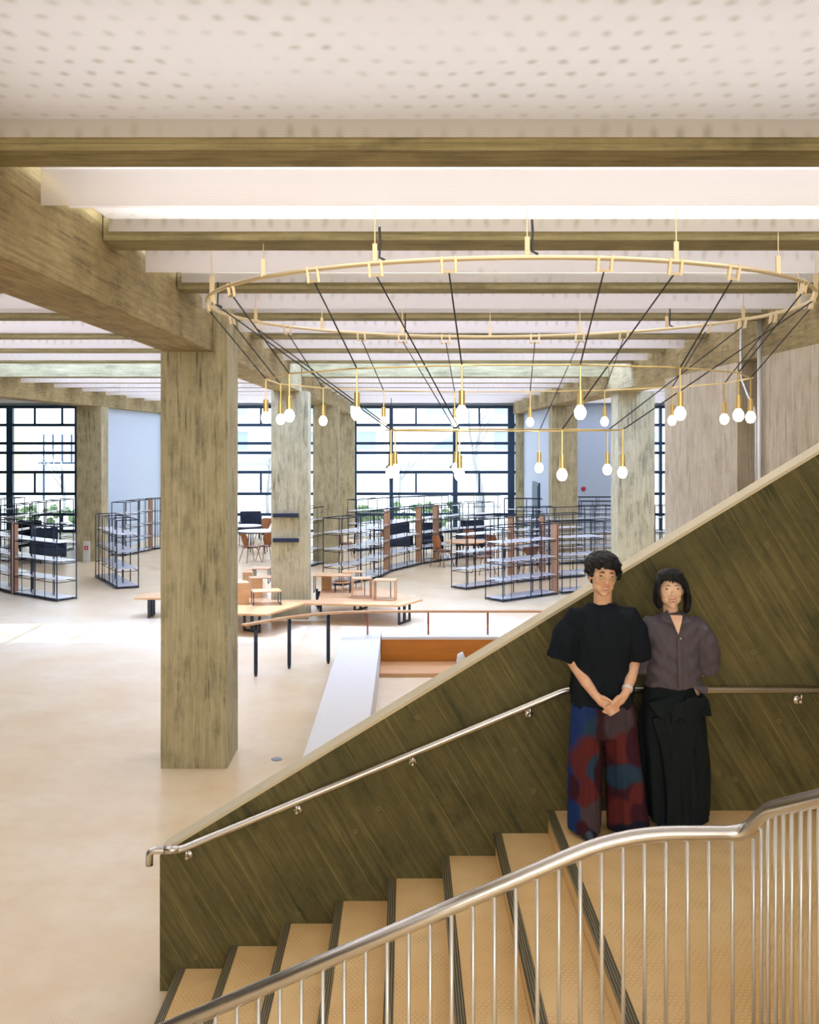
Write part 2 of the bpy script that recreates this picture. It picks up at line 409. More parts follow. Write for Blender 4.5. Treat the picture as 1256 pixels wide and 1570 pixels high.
# perforated ceiling sheets, one set per bay
for k in range(-1, 16):
    if k == 7: continue
    ya = 5.18+2.32*(k-1)+.18; yb = 5.18+2.32*k-.18
    if k == 1: yb -= .05
    mt = 'sheet' if k < 6 else 'sheet_far'
    zs = 5.16
    for (x0, x1) in ((-9.05, -2.72), (-2.07, 4.08), (4.85, 11.0), (-16, -9.75)):
        if x0 > 4 and k < 4: continue
        if x0 < -10 and k < 8: continue
        bm = new()
        def quad(a, b, c, d): bm.faces.new([bm.verts.new(v) for v in (a, b, c, d)])
        box(bm, x0, x1, ya, yb, zs, zs+.004)                       # level sheet
        box(bm, x0, x1, yb-.004, yb, 5.075, zs)                     # skirt before the next beam
        o = struct('ceiling', bm, mt)
        if k >= 1:
            ym = ya+.62
            bm = new()
            if k == 1 and x0 > -3 and x0 < 0:
                n = 14; prof = []
                for i in range(n+1):
                    a = PI*.5*i/n; prof.append((ym+.55-.55*math.cos(a)*1.0, 4.965+.20*(1-math.sin(a))))
                prof = [(ym-.02, 5.45)] + [(ym-.02+.30*(1-math.cos(PI*.5*i/n)), 5.40-.385*math.sin(PI*.5*i/n)) for i in range(n+1)]
                for (p0, p1) in zip(prof, prof[1:]):
                    A = [bm.verts.new(v) for v in ((x0+.06, p0[0], p0[1]), (x1, p0[0], p0[1]), (x1, p1[0], p1[1]), (x0+.06, p1[0], p1[1]))]; bm.faces.new(A)
                bmesh.ops.remove_doubles(bm, verts=bm.verts, dist=1e-5)
                obj('diffuser', bm, 'sheet_plain', o, smooth=True)
                bm = new(); box(bm, x0, x1, ym-.06, ym-.056, 4.955, 5.6); obj('baffle', bm, 'sheet_open', o)
            else:
                box(bm, x0, x1, ym, ym+.004, 4.955, 5.6); obj('baffle', bm, mt, o)

# ------------------------------------------------------------------ columns
def column(x, y, label, wdt=.735, d=.74, z=4.59):
    bm = new(); box(bm, x, x+wdt, y, y+d, 0, z)
    bmesh.ops.bevel(bm, geom=[e for e in bm.edges if abs(e.verts[0].co.z-e.verts[1].co.z) > 1], offset=.012, segments=2, affect='EDGES')
    o = obj('concrete_column', bm, 'column'); return tag(o, label, 'column')
column(-2.70, 11.49, 'large foreground board-marked concrete column standing on the tan floor')
c2 = column(-2.70, 20.95, 'concrete column with two black bars behind the oak display bench')
column(-2.70, 30.4, 'concrete column behind the one with black bars, left of the bulbs')
column(-2.70, 39.7, 'narrow distant concrete column at the left edge of the middle window')
column(4.27, 20.95, 'grey concrete column just above the curly-haired person, one side lit blue')
column(4.27, 30.4, 'concrete column behind the open shelves with a bulb pair before it')
column(4.27, 39.7, 'narrow distant concrete column at the right edge of the middle window')
column(-9.75, 30.9, 'far left concrete column with small red sign at its foot')
column(-9.75, 39.7, 'dark distant column beside the pale blue wall, next to front column')
column(-16.8, 30.9, 'concrete column at the extreme left edge before the windows')
column(11.3, 39.4, 'pale distant column at the slit window on the right')
# extension of the front column up beside its beam
bm = new(); box(bm, -2.12, -1.97, 11.49, 12.23, 4.59, 5.1); obj('column_head', bm, 'column', bpy.data.objects['concrete_column'])
for z in (2.10, 1.60):
    bm = new(); box(bm, -2.66, -2.14, 20.88, 20.955, z-.04, z+.04); o = obj('wall_rail', bm, 'black', c2, bevel=.008)

# ------------------------------------------------------------------ staircase
RISE, RUN, YN, YF = .1484, .3462, 4.2, 6.858
st = thing('staircase', 'tan mosaic-tiled stairs with dark nosings climbing to the landing', 'stairs', (-1.4976, YF, 0))
def stp(name, bm, mat, par=None):
    o = obj(name, bm, mat, par or st)
    if par is None: o.location = (1.4976, -YF, 0)
    return o
for i in range(1, 9):
    x = -1.4976+RUN*(i-1); x1 = x+RUN if i < 8 else 4.13; z = RISE*i
    bm = new(); box(bm, x+.012, x1 if i == 8 else x1+.01, YN, YF, 0 if i < 8 else .9, z)
    t = stp('step' if i < 8 else 'landing', bm, 'tread')
    bm = new(); box(bm, x, x+.052, YN, YF, z-.028, z+.004); stp('nosing', bm, 'nosing', t)
# upper flight, rising towards the camera beside the rail
uf = thing('upper_stair_flight', 'upper flight of tan stairs turning back above the landing', 'stairs', (2.8, 4.0, 1.187))
for i in range(1, 8):
    bm = new(); box(bm, -1.3, 1.3, -.3462*i, -.3462*(i-1), 0, RISE*i) ; obj('step', bm, 'tread', uf)

# handrails
R2 = 1600/4.31
def NR(px, py): return Vector(((px-622)/R2, 4.31, H-(py-673)/R2))
def smooth_path(pts, rad, n=7):
    """round the inner corners of a polyline"""
    out = [pts[0]]
    for i in range(1, len(pts)-1):
        a, b, c = pts[i-1], pts[i], pts[i+1]
        r_ = rad[i-1] if isinstance(rad, list) else rad
        u = (a-b); v = (c-b); l = min(r_, u.length*.45, v.length*.45); p0 = b+u.normalized()*l; p1 = b+v.normalized()*l
        for k in range(n+1):
            t = k/n; out.append(p0*(1-t)**2 + b*2*t*(1-t) + p1*t*t)
    out.append(pts[-1]); return out
sl = .4287
A0 = Vector((NR(955,0).x, 4.31, 2.0)); lowx = -1.62
pts = [Vector((lowx, 4.31, 2.0-(A0.x-lowx)*sl)), A0, Vector((1.405,4.31,2.0)), Vector((1.44,4.16,2.15)), Vector((1.44,3.634,2.378)), Vector((1.44,1.9,2.378+1.734*.44))]
path = smooth_path(pts, [.28,.09,.12,.1])
rail = thing('stair_railing', 'near stainless stair railing with thin upright balusters', 'railing', (1.0, 4.31, 1.187))
bm = new(); tube(bm, path, .032, 20)
h = obj('handrail', bm, 'steel', rail, smooth=True); h.location = (-1.0,-4.31,-1.187)
def rail_z(x):
    if x < A0.x-.12: return 2.0-(A0.x-x)*sl
    if x < A0.x+.15: t = (x-(A0.x-.12))/.27; return 2.0 - .12*sl*(1-t)**2
    return 2.0
xs = []
x = (1123.3-622)/R2
xs.append(x); x -= 36/R2; xs.append(x)
while x > -1.55: x -= 32.9/R2; xs.append(x)
for x in xs:
    k = min(8, max(0, int((x+1.4976)//RUN)+1)) if x > -1.4976 else 0
    bm = new(); tube(bm, [(x,4.31,RISE*k), (x,4.31,rail_z(x)-.025)], .0088, 8)
    o = obj('baluster', bm, 'steel_thin', rail, smooth=True); o.location = (-1.0,-4.31,-1.187)
for y, z in ((4.317,2.0),(4.225,2.09),(4.145,2.16),(4.06,2.19),(3.975,2.225),(3.89,2.265),(3.80,2.305),(3.717,2.34),(3.634,2.378),(3.55,2.415),(3.47,2.45),(3.39,2.485)):
    zb = 1.187 if y > 4.0 else 1.187+RISE*math.ceil((4.0-y)/RUN)
    bm = new(); tube(bm, [(1.44,y,zb), (1.44,y,z-.025)], .0088, 8)
    o = obj('baluster', bm, 'steel_thin', rail, smooth=True); o.location = (-1.0,-4.31,-1.187)
# wall handrail
R3 = 1600/6.78
def WR(px, py, dy=0): return Vector(((px-622)/R3, 6.78+dy, H-(py-673)/R3))
p = [WR(229,1327), WR(229,1304), WR(277,1303), WR(868,1058), WR(1400,1058)]
wr = thing('wall_handrail', 'stainless handrail fixed along the dark stair wall', 'railing', (p[0].x, 6.78, p[0].z))
bm = new(); tube(bm, smooth_path(p, [.06,.03,.05]), .0245, 16); o = obj('handrail', bm, 'steel', wr, smooth=True); o.location = -wr.location
bm = new(); tube(bm, [WR(252,1303.5), WR(275,1303)], .027, 16); o = obj('joint', bm, 'steel', wr, smooth=True); o.location = -wr.location
for px, py in ((286,1300), (455,1230), (633,1156), (813,1081), (1229,1060)):
    q = WR(px, py); bm = new()
    tube(bm, [(q.x, q.y, q.z-.02), (q.x, q.y+.005, q.z-.06), (q.x, q.y+.03, q.z-.075), (q.x, q.y+.075, q.z-.075)], .008, 8)
    lathe(bm, [(.03,0),(.03,.008),(.022,.014),(.008,.018)], n=18, mat=Matrix.Translation((q.x,6.859,q.z-.075)) @ Matrix.Rotation(PI/2, 4, 'X'))
    ball(bm, (q.x, q.y+.02, q.z-.072), (.017,.017,.017), n=12, m=8)
    o = obj('bracket', bm, 'steel', wr, smooth=True); o.location = -wr.location

# ------------------------------------------------------------------ low parapet, rail and steps behind the stair
bm = new(); box(bm, -1.035, -.40, 7.6, 17.4, 0, .44)
tag(obj('low_parapet', bm, 'plaster', bevel=.01), 'broad white low parapet running away from the stair wall', 'parapet')
par = thing('parapet_bench', 'orange wooden panel under a white ledge beyond the stair', 'parapet', (2.0, 16.8, 0))
bm = new(); box(bm, -2.39, 1.9, 0, .62, .40, .44); obj('ledge', bm, 'plaster', par)
bm = new(); box(bm, -2.39, 1.9, .0, .6, .04, .40); obj('panel', bm, 'orangewood', par)
bm = new(); box(bm, -2.39, 1.9, -.02, .0, .03, .06); obj('plinth', bm, 'copper', par)
bm = new(); box(bm, -.395, 3.9, 15.9, 16.75, 0, .06)
tag(obj('low_step', bm, 'oak', bevel=.006), 'shallow tan step at the foot of the orange panel', 'step')
gr_ = thing('guard_rail', 'curved oak handrail on black and copper posts', 'railing', (0, 16.8, 0))
def gp(o): o.location = (0,-16.8,0); return o
tp = [Vector((-2.45,15.75,.82)), Vector((-1.84,16.45,.82)), Vector((-1.25,16.85,.82)), Vector((-.6,17.0,.82)), Vector((.4,17.02,.82)), Vector((4.1,17.02,.82))]
bm = new()
tpp = smooth_path(tp, .35)
for a, b in zip(tpp, tpp[1:]): bar(bm, a, b+(b-a).normalized()*.01, .11, .03)
gp(obj('handrail', bm, 'oak', gr_))
for x, y in ((-2.29,15.95),(-1.84,16.5),(-1.25,16.87)):
    bm = new(); tube(bm, [(x,y,0),(x,y,.06),(x,y,.80)], [.020,.030,.030], 12); gp(obj('post', bm, 'black', gr_, smooth=True))
for x in (-.62, .37, 1.34, 2.3, 3.3):
    bm = new(); bar(bm, (x,17.02,.44), (x,17.02,.80), .03); gp(obj('post', bm, 'copper', gr_))
bm = new()
for i in range(1): ball(bm, (0,0,0), (.62,.5,.19), n=32, m=14)
for v in list(bm.verts):
    a = math.atan2(v.co.y, v.co.x); v.co *= 1+.03*math.sin(a*9); v.co.z = max(0, v.co.z)
o = obj('clear_dome', bm, 'dome', smooth=True); o.location = (1.32,18.9,0.003); tag(o, 'low clear crinkled plastic dome on the floor beyond the orange panel', 'cover')
bm = new(); ball(bm, (0,0,.1), (.07,.06,.13), n=16, m=12)
for v in bm.verts: v.co += Vector((math.sin(v.co.z*60)*.006, 0, math.sin(v.co.x*70)*.008))
o = obj('paper_bag', bm, 'white', smooth=True); o.location = (.86,16.2,.094); tag(o, 'small white crumpled bag on the tan step behind the stair wall', 'bag')
bm = new(); lathe(bm, [(.062,0),(.062,.006),(.05,.009),(.045,.006),(.02,.007)], n=28)
o = obj('floor_outlet', bm, plain('outlet_grey', (.22,.25,.30), .4), smooth=False); o.location = (-1.46,11.82,.001); tag(o, 'round grey floor outlet cover between column and white parapet', 'cover')
# ================================================================== CHANDELIER
CX, CY = .86, 9.17
ch = thing('ring_chandelier', 'three-ring brass chandelier with glowing bare bulbs hung by slanting cables', 'chandelier', (CX, CY, 4.78))
def cp(o): o.location = (-CX,-CY,-4.78); return o
Z1, RR1, Z2, RR2, Z3, RR3 = 4.78, 2.56, 4.136, 2.07, 3.705, 1.05
bm = new(); ring(bm, (CX,CY), RR1, Z1, .016, 96); cp(obj('outer_ring', bm, 'brass_ring', ch, smooth=True))
def pring(R, z, n, off, name):
    bm = new(); P = [Vector((CX+R*math.cos(off+2*PI*i/n), CY+R*math.sin(off+2*PI*i/n), z)) for i in range(n)]
    for i in range(n): tube(bm, [P[i], P[(i+1)%n]], .0065, 6)
    for i in range(n):
        a = (P[(i+1)%n]-P[i]).normalized()*.07; bar(bm, P[i]-a, P[i]+a, .014, .008)
    cp(obj(name, bm, 'brass', ch)); return P
P2 = pring(RR2, Z2, 16, math.radians(9.25), 'middle_ring')
P3 = pring(RR3, Z3, 8, math.radians(20.5), 'inner_ring')
def pendant(p, drop):
    bm = new(); tube(bm, [p, p-Vector((0,0,drop))], .006, 6); st_ = cp(obj('pendant', bm, 'brass', ch))
    q = p-Vector((0,0,drop))
    bm = new(); lathe(bm, [(.008,.0),(.021,-.004),(.022,-.105),(.018,-.11)][::-1], c=q, n=14); obj('socket', bm, 'brass', st_, smooth=False)
    bm = new(); lathe(bm, [(.002,-.205),(.022,-.2),(.036,-.182),(.042,-.158),(.038,-.135),(.024,-.115),(.018,-.105)], c=q, n=16); obj('bulb', bm, 'bulb', st_, smooth=True)
for p_ in P2: pendant(p_, .17)
for p_ in P3: pendant(p_, .20)
# cables: 24 clamps on the outer ring; two of every three lead to the middle ring
cl = []
G0 = -92
for i in range(32):
    if i % 4 == 0: continue
    a = math.radians(G0+11.25*i); cl.append(Vector((CX+RR1*math.cos(a), CY+RR1*math.sin(a), Z1)))
for i, c in enumerate(cl):
    rad = Vector((c.x-CX, c.y-CY, 0)).normalized()
    tgt = min(P3 if i % 3 == 1 else P2, key=lambda q_: (Vector((q_.x-CX, q_.y-CY, 0)).normalized()-rad).length)
    bm = new(); q = c-rad*.02-Vector((0,0,.075)); tube(bm, [q, tgt], .0055, 6); cp(obj('cable', bm, 'cable', ch))
    tg = Vector((-rad.y, rad.x, 0)); bm = new()
    for s_ in (-1, 1):
        b0 = c+tg*.045*s_; bar(bm, b0+Vector((0,0,.02)), b0-rad*.02-Vector((0,0,.085)), .016, .045)
    bar(bm, c-tg*.05-rad*.01-Vector((0,0,.078)), c+tg*.05-rad*.01-Vector((0,0,.078)), .016)
    cp(obj('clamp', bm, 'brass_ring', ch))
for i in range(16):
    a = math.radians(G0+22.5*i); c = Vector((CX+RR1*math.cos(a), CY+RR1*math.sin(a), Z1)); bm = new()
    bar(bm, c, c+Vector((0,0,.13)), .03, .02); tube(bm, [c+Vector((0,0,.12)), Vector((c.x,c.y,5.155))], .004, 6)
    cp(obj('hanger', bm, 'brass_ring', ch))
    if i % 3 == 0:
        bm = new(); tube(bm, [c+Vector((.03,0,.24)), c+Vector((.035,0,.16)), c+Vector((.03,0,.04)), c+Vector((.07,0,.02))], .008, 6); cp(obj('cable_tail', bm, 'cable', ch))

# small pendant shades over the far tables
sh = None
for i, (px, py) in enumerate(((600,712), (698,712), (60,640), (100,640))):
    Y = 34.; loc = ((px-622)*Y/F, Y, H-(py-673)*Y/F)
    if sh is None:
        sh = thing('pendant_lamp', 'small grey pendant shade before the window, left of the middle bulbs', 'lamp', loc)
        bm = new(); lathe(bm, [(.19,-.12),(.17,-.06),(.05,.04),(.03,.1)], n=20); obj('lamp_shade', bm, plain('grey_shade', (.25,.22,.24), .4), sh, smooth=True)
        bm = new(); tube(bm, [(0,0,.1), (0,0,5.15-loc[2])], .012, 6); obj('cord', bm, 'cable', sh)
    elif i == 1: dup(sh, loc, 0, 'small grey pendant shade before the window, just left of the bulb pair')
    
# ================================================================== OPEN STEEL BOOKSHELVES
def unit(a, b, depth, label, side=1, wood_end=0, h=1.66, levels=4, group=None):
    """straight open shelf from a to b (floor points); depth goes to the left of a->b times side"""
    a = Vector((a[0], a[1], 0)); b = Vector((b[0], b[1], 0)); d = (b-a); L = d.length; u = d/L; n = Vector((-u.y, u.x, 0))*side*depth
    t = thing('open_bookshelf', label, 'bookshelf', a, 0, group)
    bm = new(); o0 = Vector((0,0,0)); e = u*L; s_ = .022
    for base in (o0, n):
        bar(bm, base+Vector((0,0,.03)), base+e+Vector((0,0,.03)), .05, s_)
        bar(bm, base+Vector((0,0,h)), base+e+Vector((0,0,h)), s_)
        for lv in range(1, levels): bar(bm, base+Vector((0,0,h*lv/levels)), base+e+Vector((0,0,h*lv/levels)), .014)
    ks = max(1, round(L/.95))
    for i in range(ks+1):
        q = u*(L*i/ks)
        for base in (o0, n): bar(bm, q+base, q+base+Vector((0,0,h)), s_)
        for z in (.03, h): bar(bm, q+Vector((0,0,z)), q+n+Vector((0,0,z)), s_)
        for lv in range(1, levels): bar(bm, q+Vector((0,0,h*lv/levels)), q+n+Vector((0,0,h*lv/levels)), .014)
    for i in range(ks):
        for f_ in (.36, .44):
            q = u*(L*(i+f_+random.uniform(-.08,.08))/ks)
            bar(bm, q+n*.5, q+n*.5+Vector((0,0,h)), .014)
            if random.random() < .5: bar(bm, q, q+Vector((0,0,h)), .012)
    obj('frame', bm, 'black', t)
    for lv in range(levels):
        z = .055+h*lv/levels; bm = new()
        P = [o0+u*.01+n*.04, e-u*.01+n*.04, e-u*.01+n*.96, o0+u*.01+n*.96]
        A = [bm.verts.new((p.x, p.y, z)) for p in P]; B = [bm.verts.new((p.x, p.y, z+.014)) for p in P]
        bm.faces.new(A[::-1]); bm.faces.new(B)
        for i in range(4): bm.faces.new((A[i], A[(i+1)%4], B[(i+1)%4], B[i]))
        obj('shelf', bm, 'shelfboard', t)
    if wood_end:
        q = o0 if wood_end < 0 else e
        bm = new(); P = [q-u*.045, q+u*.045, q+u*.045+n*.3, q-u*.045+n*.3]
        A = [bm.verts.new((p.x, p.y, .01)) for p in P]; B = [bm.verts.new((p.x, p.y, h+.01)) for p in P]
        bm.faces.new(A[::-1]); bm.faces.new(B)
        for i in range(4): bm.faces.new((A[i], A[(i+1)%4], B[(i+1)%4], B[i]))
        o = obj('end_panel', bm, 'oak_end', t); o['label'] = 'pale oak upright panel'
    return t
def run(pts, depth, labels, side=1, woods=None):
    for i in range(len(pts)-1):
        a = at(*pts[i]); b = at(*pts[i+1])
        dd = (b-a).normalized()
        unit(a+dd*.07, b-dd*.07, depth, labels[i], side, (woods[i] if woods else 0))
# left group
run([(-60,889),(19,911),(90,923)], .50, ['open black shelf at the left edge, left of the oak upright', 'nearest open black bookshelf at far left, white shelves, beside oak upright'], 1, [1,0])
run([(146,884),(180,904)], .52, ['open black bookshelf seen end-on between two columns at left'], 1)
run([(190,853),(235,843),(262,840)], .45, ['low far shelf section left of the oak upright behind the end-on shelf', 'far shelf section right of that oak upright, by the front column'], 1, [1,0])
run([(20,862),(114,842)], .45, ['open shelf before the left windows, behind the nearest left bookshelf'], 1)
run([(150,838),(200,834)], .4, ['distant open shelf against the pale blue wall at left'], 1)
run([(-40,850),(40,838)], .4, ['distant open shelf below the left window edge'], 1)
# by the second column
run([(470,871),(504,862)], .45, ['short open shelf between the barred column and the one behind'], 1)
# large curved run in the middle
F_ = [(521,899),(583,886),(599,877),(648,865),(674,861),(707,856),(760,851)]
run(F_, .55, ['left end section of the long curved shelf run, near the crates', 'short section of the long curved shelf run, just before its first oak upright',
   'section of the curved shelf run between its first and second oak uprights', 'narrow section of the curved shelf run between the two close oak uprights',
   'section of the curved shelf run behind the single wooden chair', 'last far section of the curved shelf run behind the tables'], 1, [0,1,1,1,0,0])
run([(545,846),(610,838),(690,833),(770,832)], .4, ['far left section of the shelf row right under the middle window', 'second section of the shelf row right under the middle window', 'third section of the shelf row right under the middle window'], 1)
# right group
run([(768,924),(858,911),(930,906)], .55, ['nearest open bookshelf on the right, its end facing the floor', 'shelf section right of the oak upright, behind the curly-haired person'], 1, [1,0])
run([(712,905),(790,894),(838,889),(900,884)], .5, ['second-nearest open shelf on the right, behind the nearest one', 'middle section of the second right-hand shelf row', 'right section of the second shelf row, nearest the tall oak uprights'], 1, [1,1,0])
run([(800,868),(945,862)], .5, ['long dark shelf before the concrete column right of the window'], 1)
run([(770,842),(845,843)], .45, ['far open shelf standing before the dark door'], 1)
run([(888,850),(960,850)], .45, ['far open shelf against the pale blue wall on the right'], 1)
run([(885,838),(955,838)], .45, ['farthest open shelf on the right under the red sign'], 1)
run([(1001,862),(1034,862)], .5, ['dark open shelf seen through the slit beside the right column'], 1)

# ================================================================== OAK DISPLAY BENCH WITH STANDS AND CRATES
ZB = .42
bench = thing('display_bench', 'angled low oak bench on black legs in front of the second column', 'bench', at(465,930,0))
bl = bench.location
def bpoly(px): return [at(x, y, ZB) for x, y in px]
bm = new()
q_ = dict(a=(330,926), b=(345,940), c=(408,942), d=(412,919.6), e=(330,919.6), f=(466,925), g=(488,919.6), h=(613,928), i=(648,919), j=(630,915), k=(405,893), l=(330,893), m=(600,903), n=(494,899))
for s_ in ('abcde', 'cfgd', 'fhijg', 'edkl', 'gjmn'):
    P = [at(*q_[ch_], ZB) - bl for ch_ in s_]
    A = [bm.verts.new((p.x, p.y, ZB-.035)) for p in P]; B = [bm.verts.new((p.x, p.y, ZB)) for p in P]
    bm.faces.new(A[::-1]); bm.faces.new(B)
    for i in range(len(P)): bm.faces.new((A[i], A[(i+1)%len(P)], B[(i+1)%len(P)], B[i]))
obj('bench_top', bm, 'oak', bench)
def legframe(p, q, par, z=ZB-.036, wdt=.05):
    p = Vector((p[0],p[1],0)); q = Vector((q[0],q[1],0)); bm = new()
    bar(bm, p, p+Vector((0,0,z)), wdt, .025); bar(bm, q, q+Vector((0,0,z)), wdt, .025); bar(bm, p+Vector((0,0,.015)), q+Vector((0,0,.015)), .03, wdt)
    m_ = (p+q)/2; bar(bm, m_, m_+Vector((0,0,z)), .06, .05)
    obj('leg', bm, 'black', par)
for (a, b) in (((375,967),(398,970)), ((450,930),(462,935)), ((486,930),(492,938)), ((612,958),(628,952)), ((544,938),(562,932))):
    p_, q_ = at(*a), at(*b); legframe(p_-bl, q_-bl, bench)
b2 = thing('bench', 'short oak bench with black legs, left of the front column', 'bench', at(232,945))
bm = new(); box(bm, -.28, 1.1, -.3, .35, ZB-.035, ZB); obj('bench_top', bm, 'oak', b2, bevel=.006); 
legframe((0,-.2),(0,.22), b2); legframe((.95,-.2),(.95,.22), b2)

def stand(px0, px1, py_top, ztop, depth, label, rz=0):
    """small table: black wire frame, oak top, standing on the bench"""
    zt = ZB+ztop; p = at((px0+px1)/2, py_top, zt); W = (px1-px0)*p.y/F
    t = thing('display_stand', label, 'stand', (p.x, p.y, ZB+.001), rz, None)
    bm = new(); box(bm, -W/2, W/2, 0, depth, ztop-.02, ztop); obj('top', bm, 'oak', t, bevel=.003)
    for s_ in (-1, 1):
        bm = new(); x = s_*(W/2-.015)
        bar(bm, (x,.02,0), (x,.02,ztop-.021), .016); bar(bm, (x,depth-.02,0), (x,depth-.02,ztop-.021), .016); bar(bm, (x,.02,.008), (x,depth-.02,.008), .016); bar(bm, (x,.02,ztop-.03), (x,depth-.02,ztop-.03), .016)
        obj('leg_frame', bm, 'black', t)
    return t
stand(388,432, 907, .27, .42, 'low oak-topped wire stand at the front of the bench left arm', .25)
stand(389,450, 886, .36, .40, 'taller oak-topped wire stand behind the low one, before the column', -.1)
stand(480,538, 883, .36, .45, 'tallest oak-topped wire stand on the bench, right of the barred column')
stand(512,537, 893, .22, .35, 'small wire stand tucked under the tallest stand on the bench')
stand(374,390, 874, .30, .40, 'wire stand at the left back of the bench, partly behind the front column')
stand(386,412, 872, .34, .40, 'pale wire stand farthest back on the bench left arm')
def crate(px0, px1, py_bot, hgt, depth, label, rz=0, front=True):
    p = at((px0+px1)/2, py_bot, ZB); W = (px1-px0)*p.y/F
    t = thing('wooden_crate', label, 'crate', (p.x, p.y, ZB+.001), rz)
    th = .018; bm = new()
    bm.free()
    for s_ in (-1, 1): bm = new(); box(bm, s_*W/2 - (th if s_ > 0 else 0), s_*W/2 + (th if s_ < 0 else 0), 0, depth, 0, hgt); obj('side', bm, 'oak', t)
    bm = new(); box(bm, -W/2+th, W/2-th, 0, depth, hgt-th, hgt); obj('top', bm, 'oak', t)
    bm = new(); box(bm, -W/2+th, W/2-th, 0, depth, 0, th); obj('bottom', bm, 'oak', t)
    bm = new(); bar(bm, (W*.2,depth-.02,th), (W*.2,depth-.02,hgt-th), .016); obj('rod', bm, 'black', t)
    if not front:
        bm = new(); box(bm, -W/2+th, W/2-th, .0, th, th, hgt-th); obj('back_panel', bm, 'oak', t)
crate(541,571, 918, .40, .34, 'open oak crate on the bench, left one of the pair at right', .15)
crate(572,606, 921, .40, .34, 'open oak crate on the bench, right one of the pair at right', -.12)
crate(362,382, 927, .42, .34, 'closed-sided oak crate at the left front of the bench', .3, False)
crate(385,403, 917, .40, .34, 'oak crate just behind the closed-sided front one on the bench', .3, False)
crate(372,387, 905, .38, .32, 'oak crate at the back left of the bench beside the column', .1, False)
crate(526,556, 905, .38, .32, 'brown oak crate behind the open pair on the bench', .1)
crate(493,508, 905, .34, .30, 'narrow oak crate beneath the tallest stand on the bench', 0, False)

# ================================================================== CHAIRS AND TABLES
def make_chair(loc, rz, label):
    t = thing('plywood_chair', label, 'chair', loc, rz)
    # seat shell
    def patch(fn, nu, nv, th):
        bm = new(); top = [[bm.verts.new(fn(i/nu, j/nv)) for j in range(nv+1)] for i in range(nu+1)]
        for i in range(nu):
            for j in range(nv): bm.faces.new((top[i][j], top[i+1][j], top[i+1][j+1], top[i][j+1]))
        bmesh.ops.recalc_face_normals(bm, faces=bm.faces)
        bmesh.ops.solidify(bm, geom=list(bm.faces), thickness=th); return bm
    def seatf(u, v):
        x = (u-.5)*.46*(1-.25*abs(v-.5)); y = (v-.5)*.44; return (x, y, .45 + .10*(u-.5)**2*2 - .03*math.cos((v-.4)*3))
    def backf(u, v):
        wd = .40*(1-.28*(2*abs(v-.62))**2); x = (u-.5)*wd; return (x, .21+.10*v - .25*(u-.5)**2*1.2, .50+.36*v)
    obj('seat', patch(seatf, 10, 10, .012), 'walnut', t, smooth=True)
    obj('backrest', patch(backf, 10, 10, .012), 'walnut', t, smooth=True)
    bm = new(); bar(bm, (0,.17,.43), (0,.235,.60), .06, .014); obj('back_support', bm, 'walnut', t)
    bm = new(); box(bm, -.18, .18, -.17, .17, .435, .46); obj('seat_pad', bm, 'black', t)
    for sx in (-1, 1):
        for sy in (-1, 1):
            bm = new(); tube(bm, [(sx*.13, sy*.12, .43), (sx*.16, sy*.15, .40), (sx*.24, sy*.25, 0)], [.014,.016,.010], 8); obj('leg', bm, 'walnut', t, smooth=True)
    return t
chair0 = make_chair(at(678,869), .9, 'single brown plywood chair before the curved shelf run, facing the table')
def chairc(px, py, rz, label): dup(chair0, at(px, py), rz, label)
chairc(742,880, -1.2, 'brown plywood chair seen through the second right-hand shelf, turned right')
chairc(760,864, 2.4, 'brown plywood chair behind the second shelf, right of the round table')
chairc(812,880, 3.3, 'brown plywood chair seen between two oak uprights on the right')
chairc(384,862, 2.2, 'larger brown plywood chair beside the left round table, back turned')
chairc(409,860, -2.6, 'brown plywood chair just left of the barred column')
chairc(404,833, -.4, 'brown plywood chair behind the round table near the front column')
chairc(530,856, 1.8, 'brown plywood chair seen through the left end of the curved shelf')
chairc(580,852, -1.9, 'brown plywood chair behind the curved shelf near its dark uprights')
chairc(722,857, .3, 'farther brown plywood chair with its back to the round table')
def table(loc, r, label, top='white', h=.72):
    t = thing('round_table', label, 'table', loc)
    bm = new(); lathe(bm, [(r-.01,h-.03),(r,h-.02),(r,h-.005),(r-.008,h)], n=40); obj('tabletop', bm, top, t, smooth=False)
    for i in range(4):
        a = PI/4+PI/2*i; bm = new(); tube(bm, [(r*.55*math.cos(a), r*.55*math.sin(a), h-.03), (r*.62*math.cos(a), r*.62*math.sin(a), 0)], .016, 8); obj('leg', bm, 'black', t)
table(at(395,848), .62, 'white round table between the front column and the barred column')
table(at(376,838), .55, 'smaller white round table behind, mostly hidden by the front column')
table(at(714,868), .6, 'wide oak round table beside the single brown chair', 'oak')
table(at(556,850), .6, 'white round table seen through the curved shelf run')
table(at(784,874), .45, 'oak round table behind the right-hand shelf uprights', 'oak')
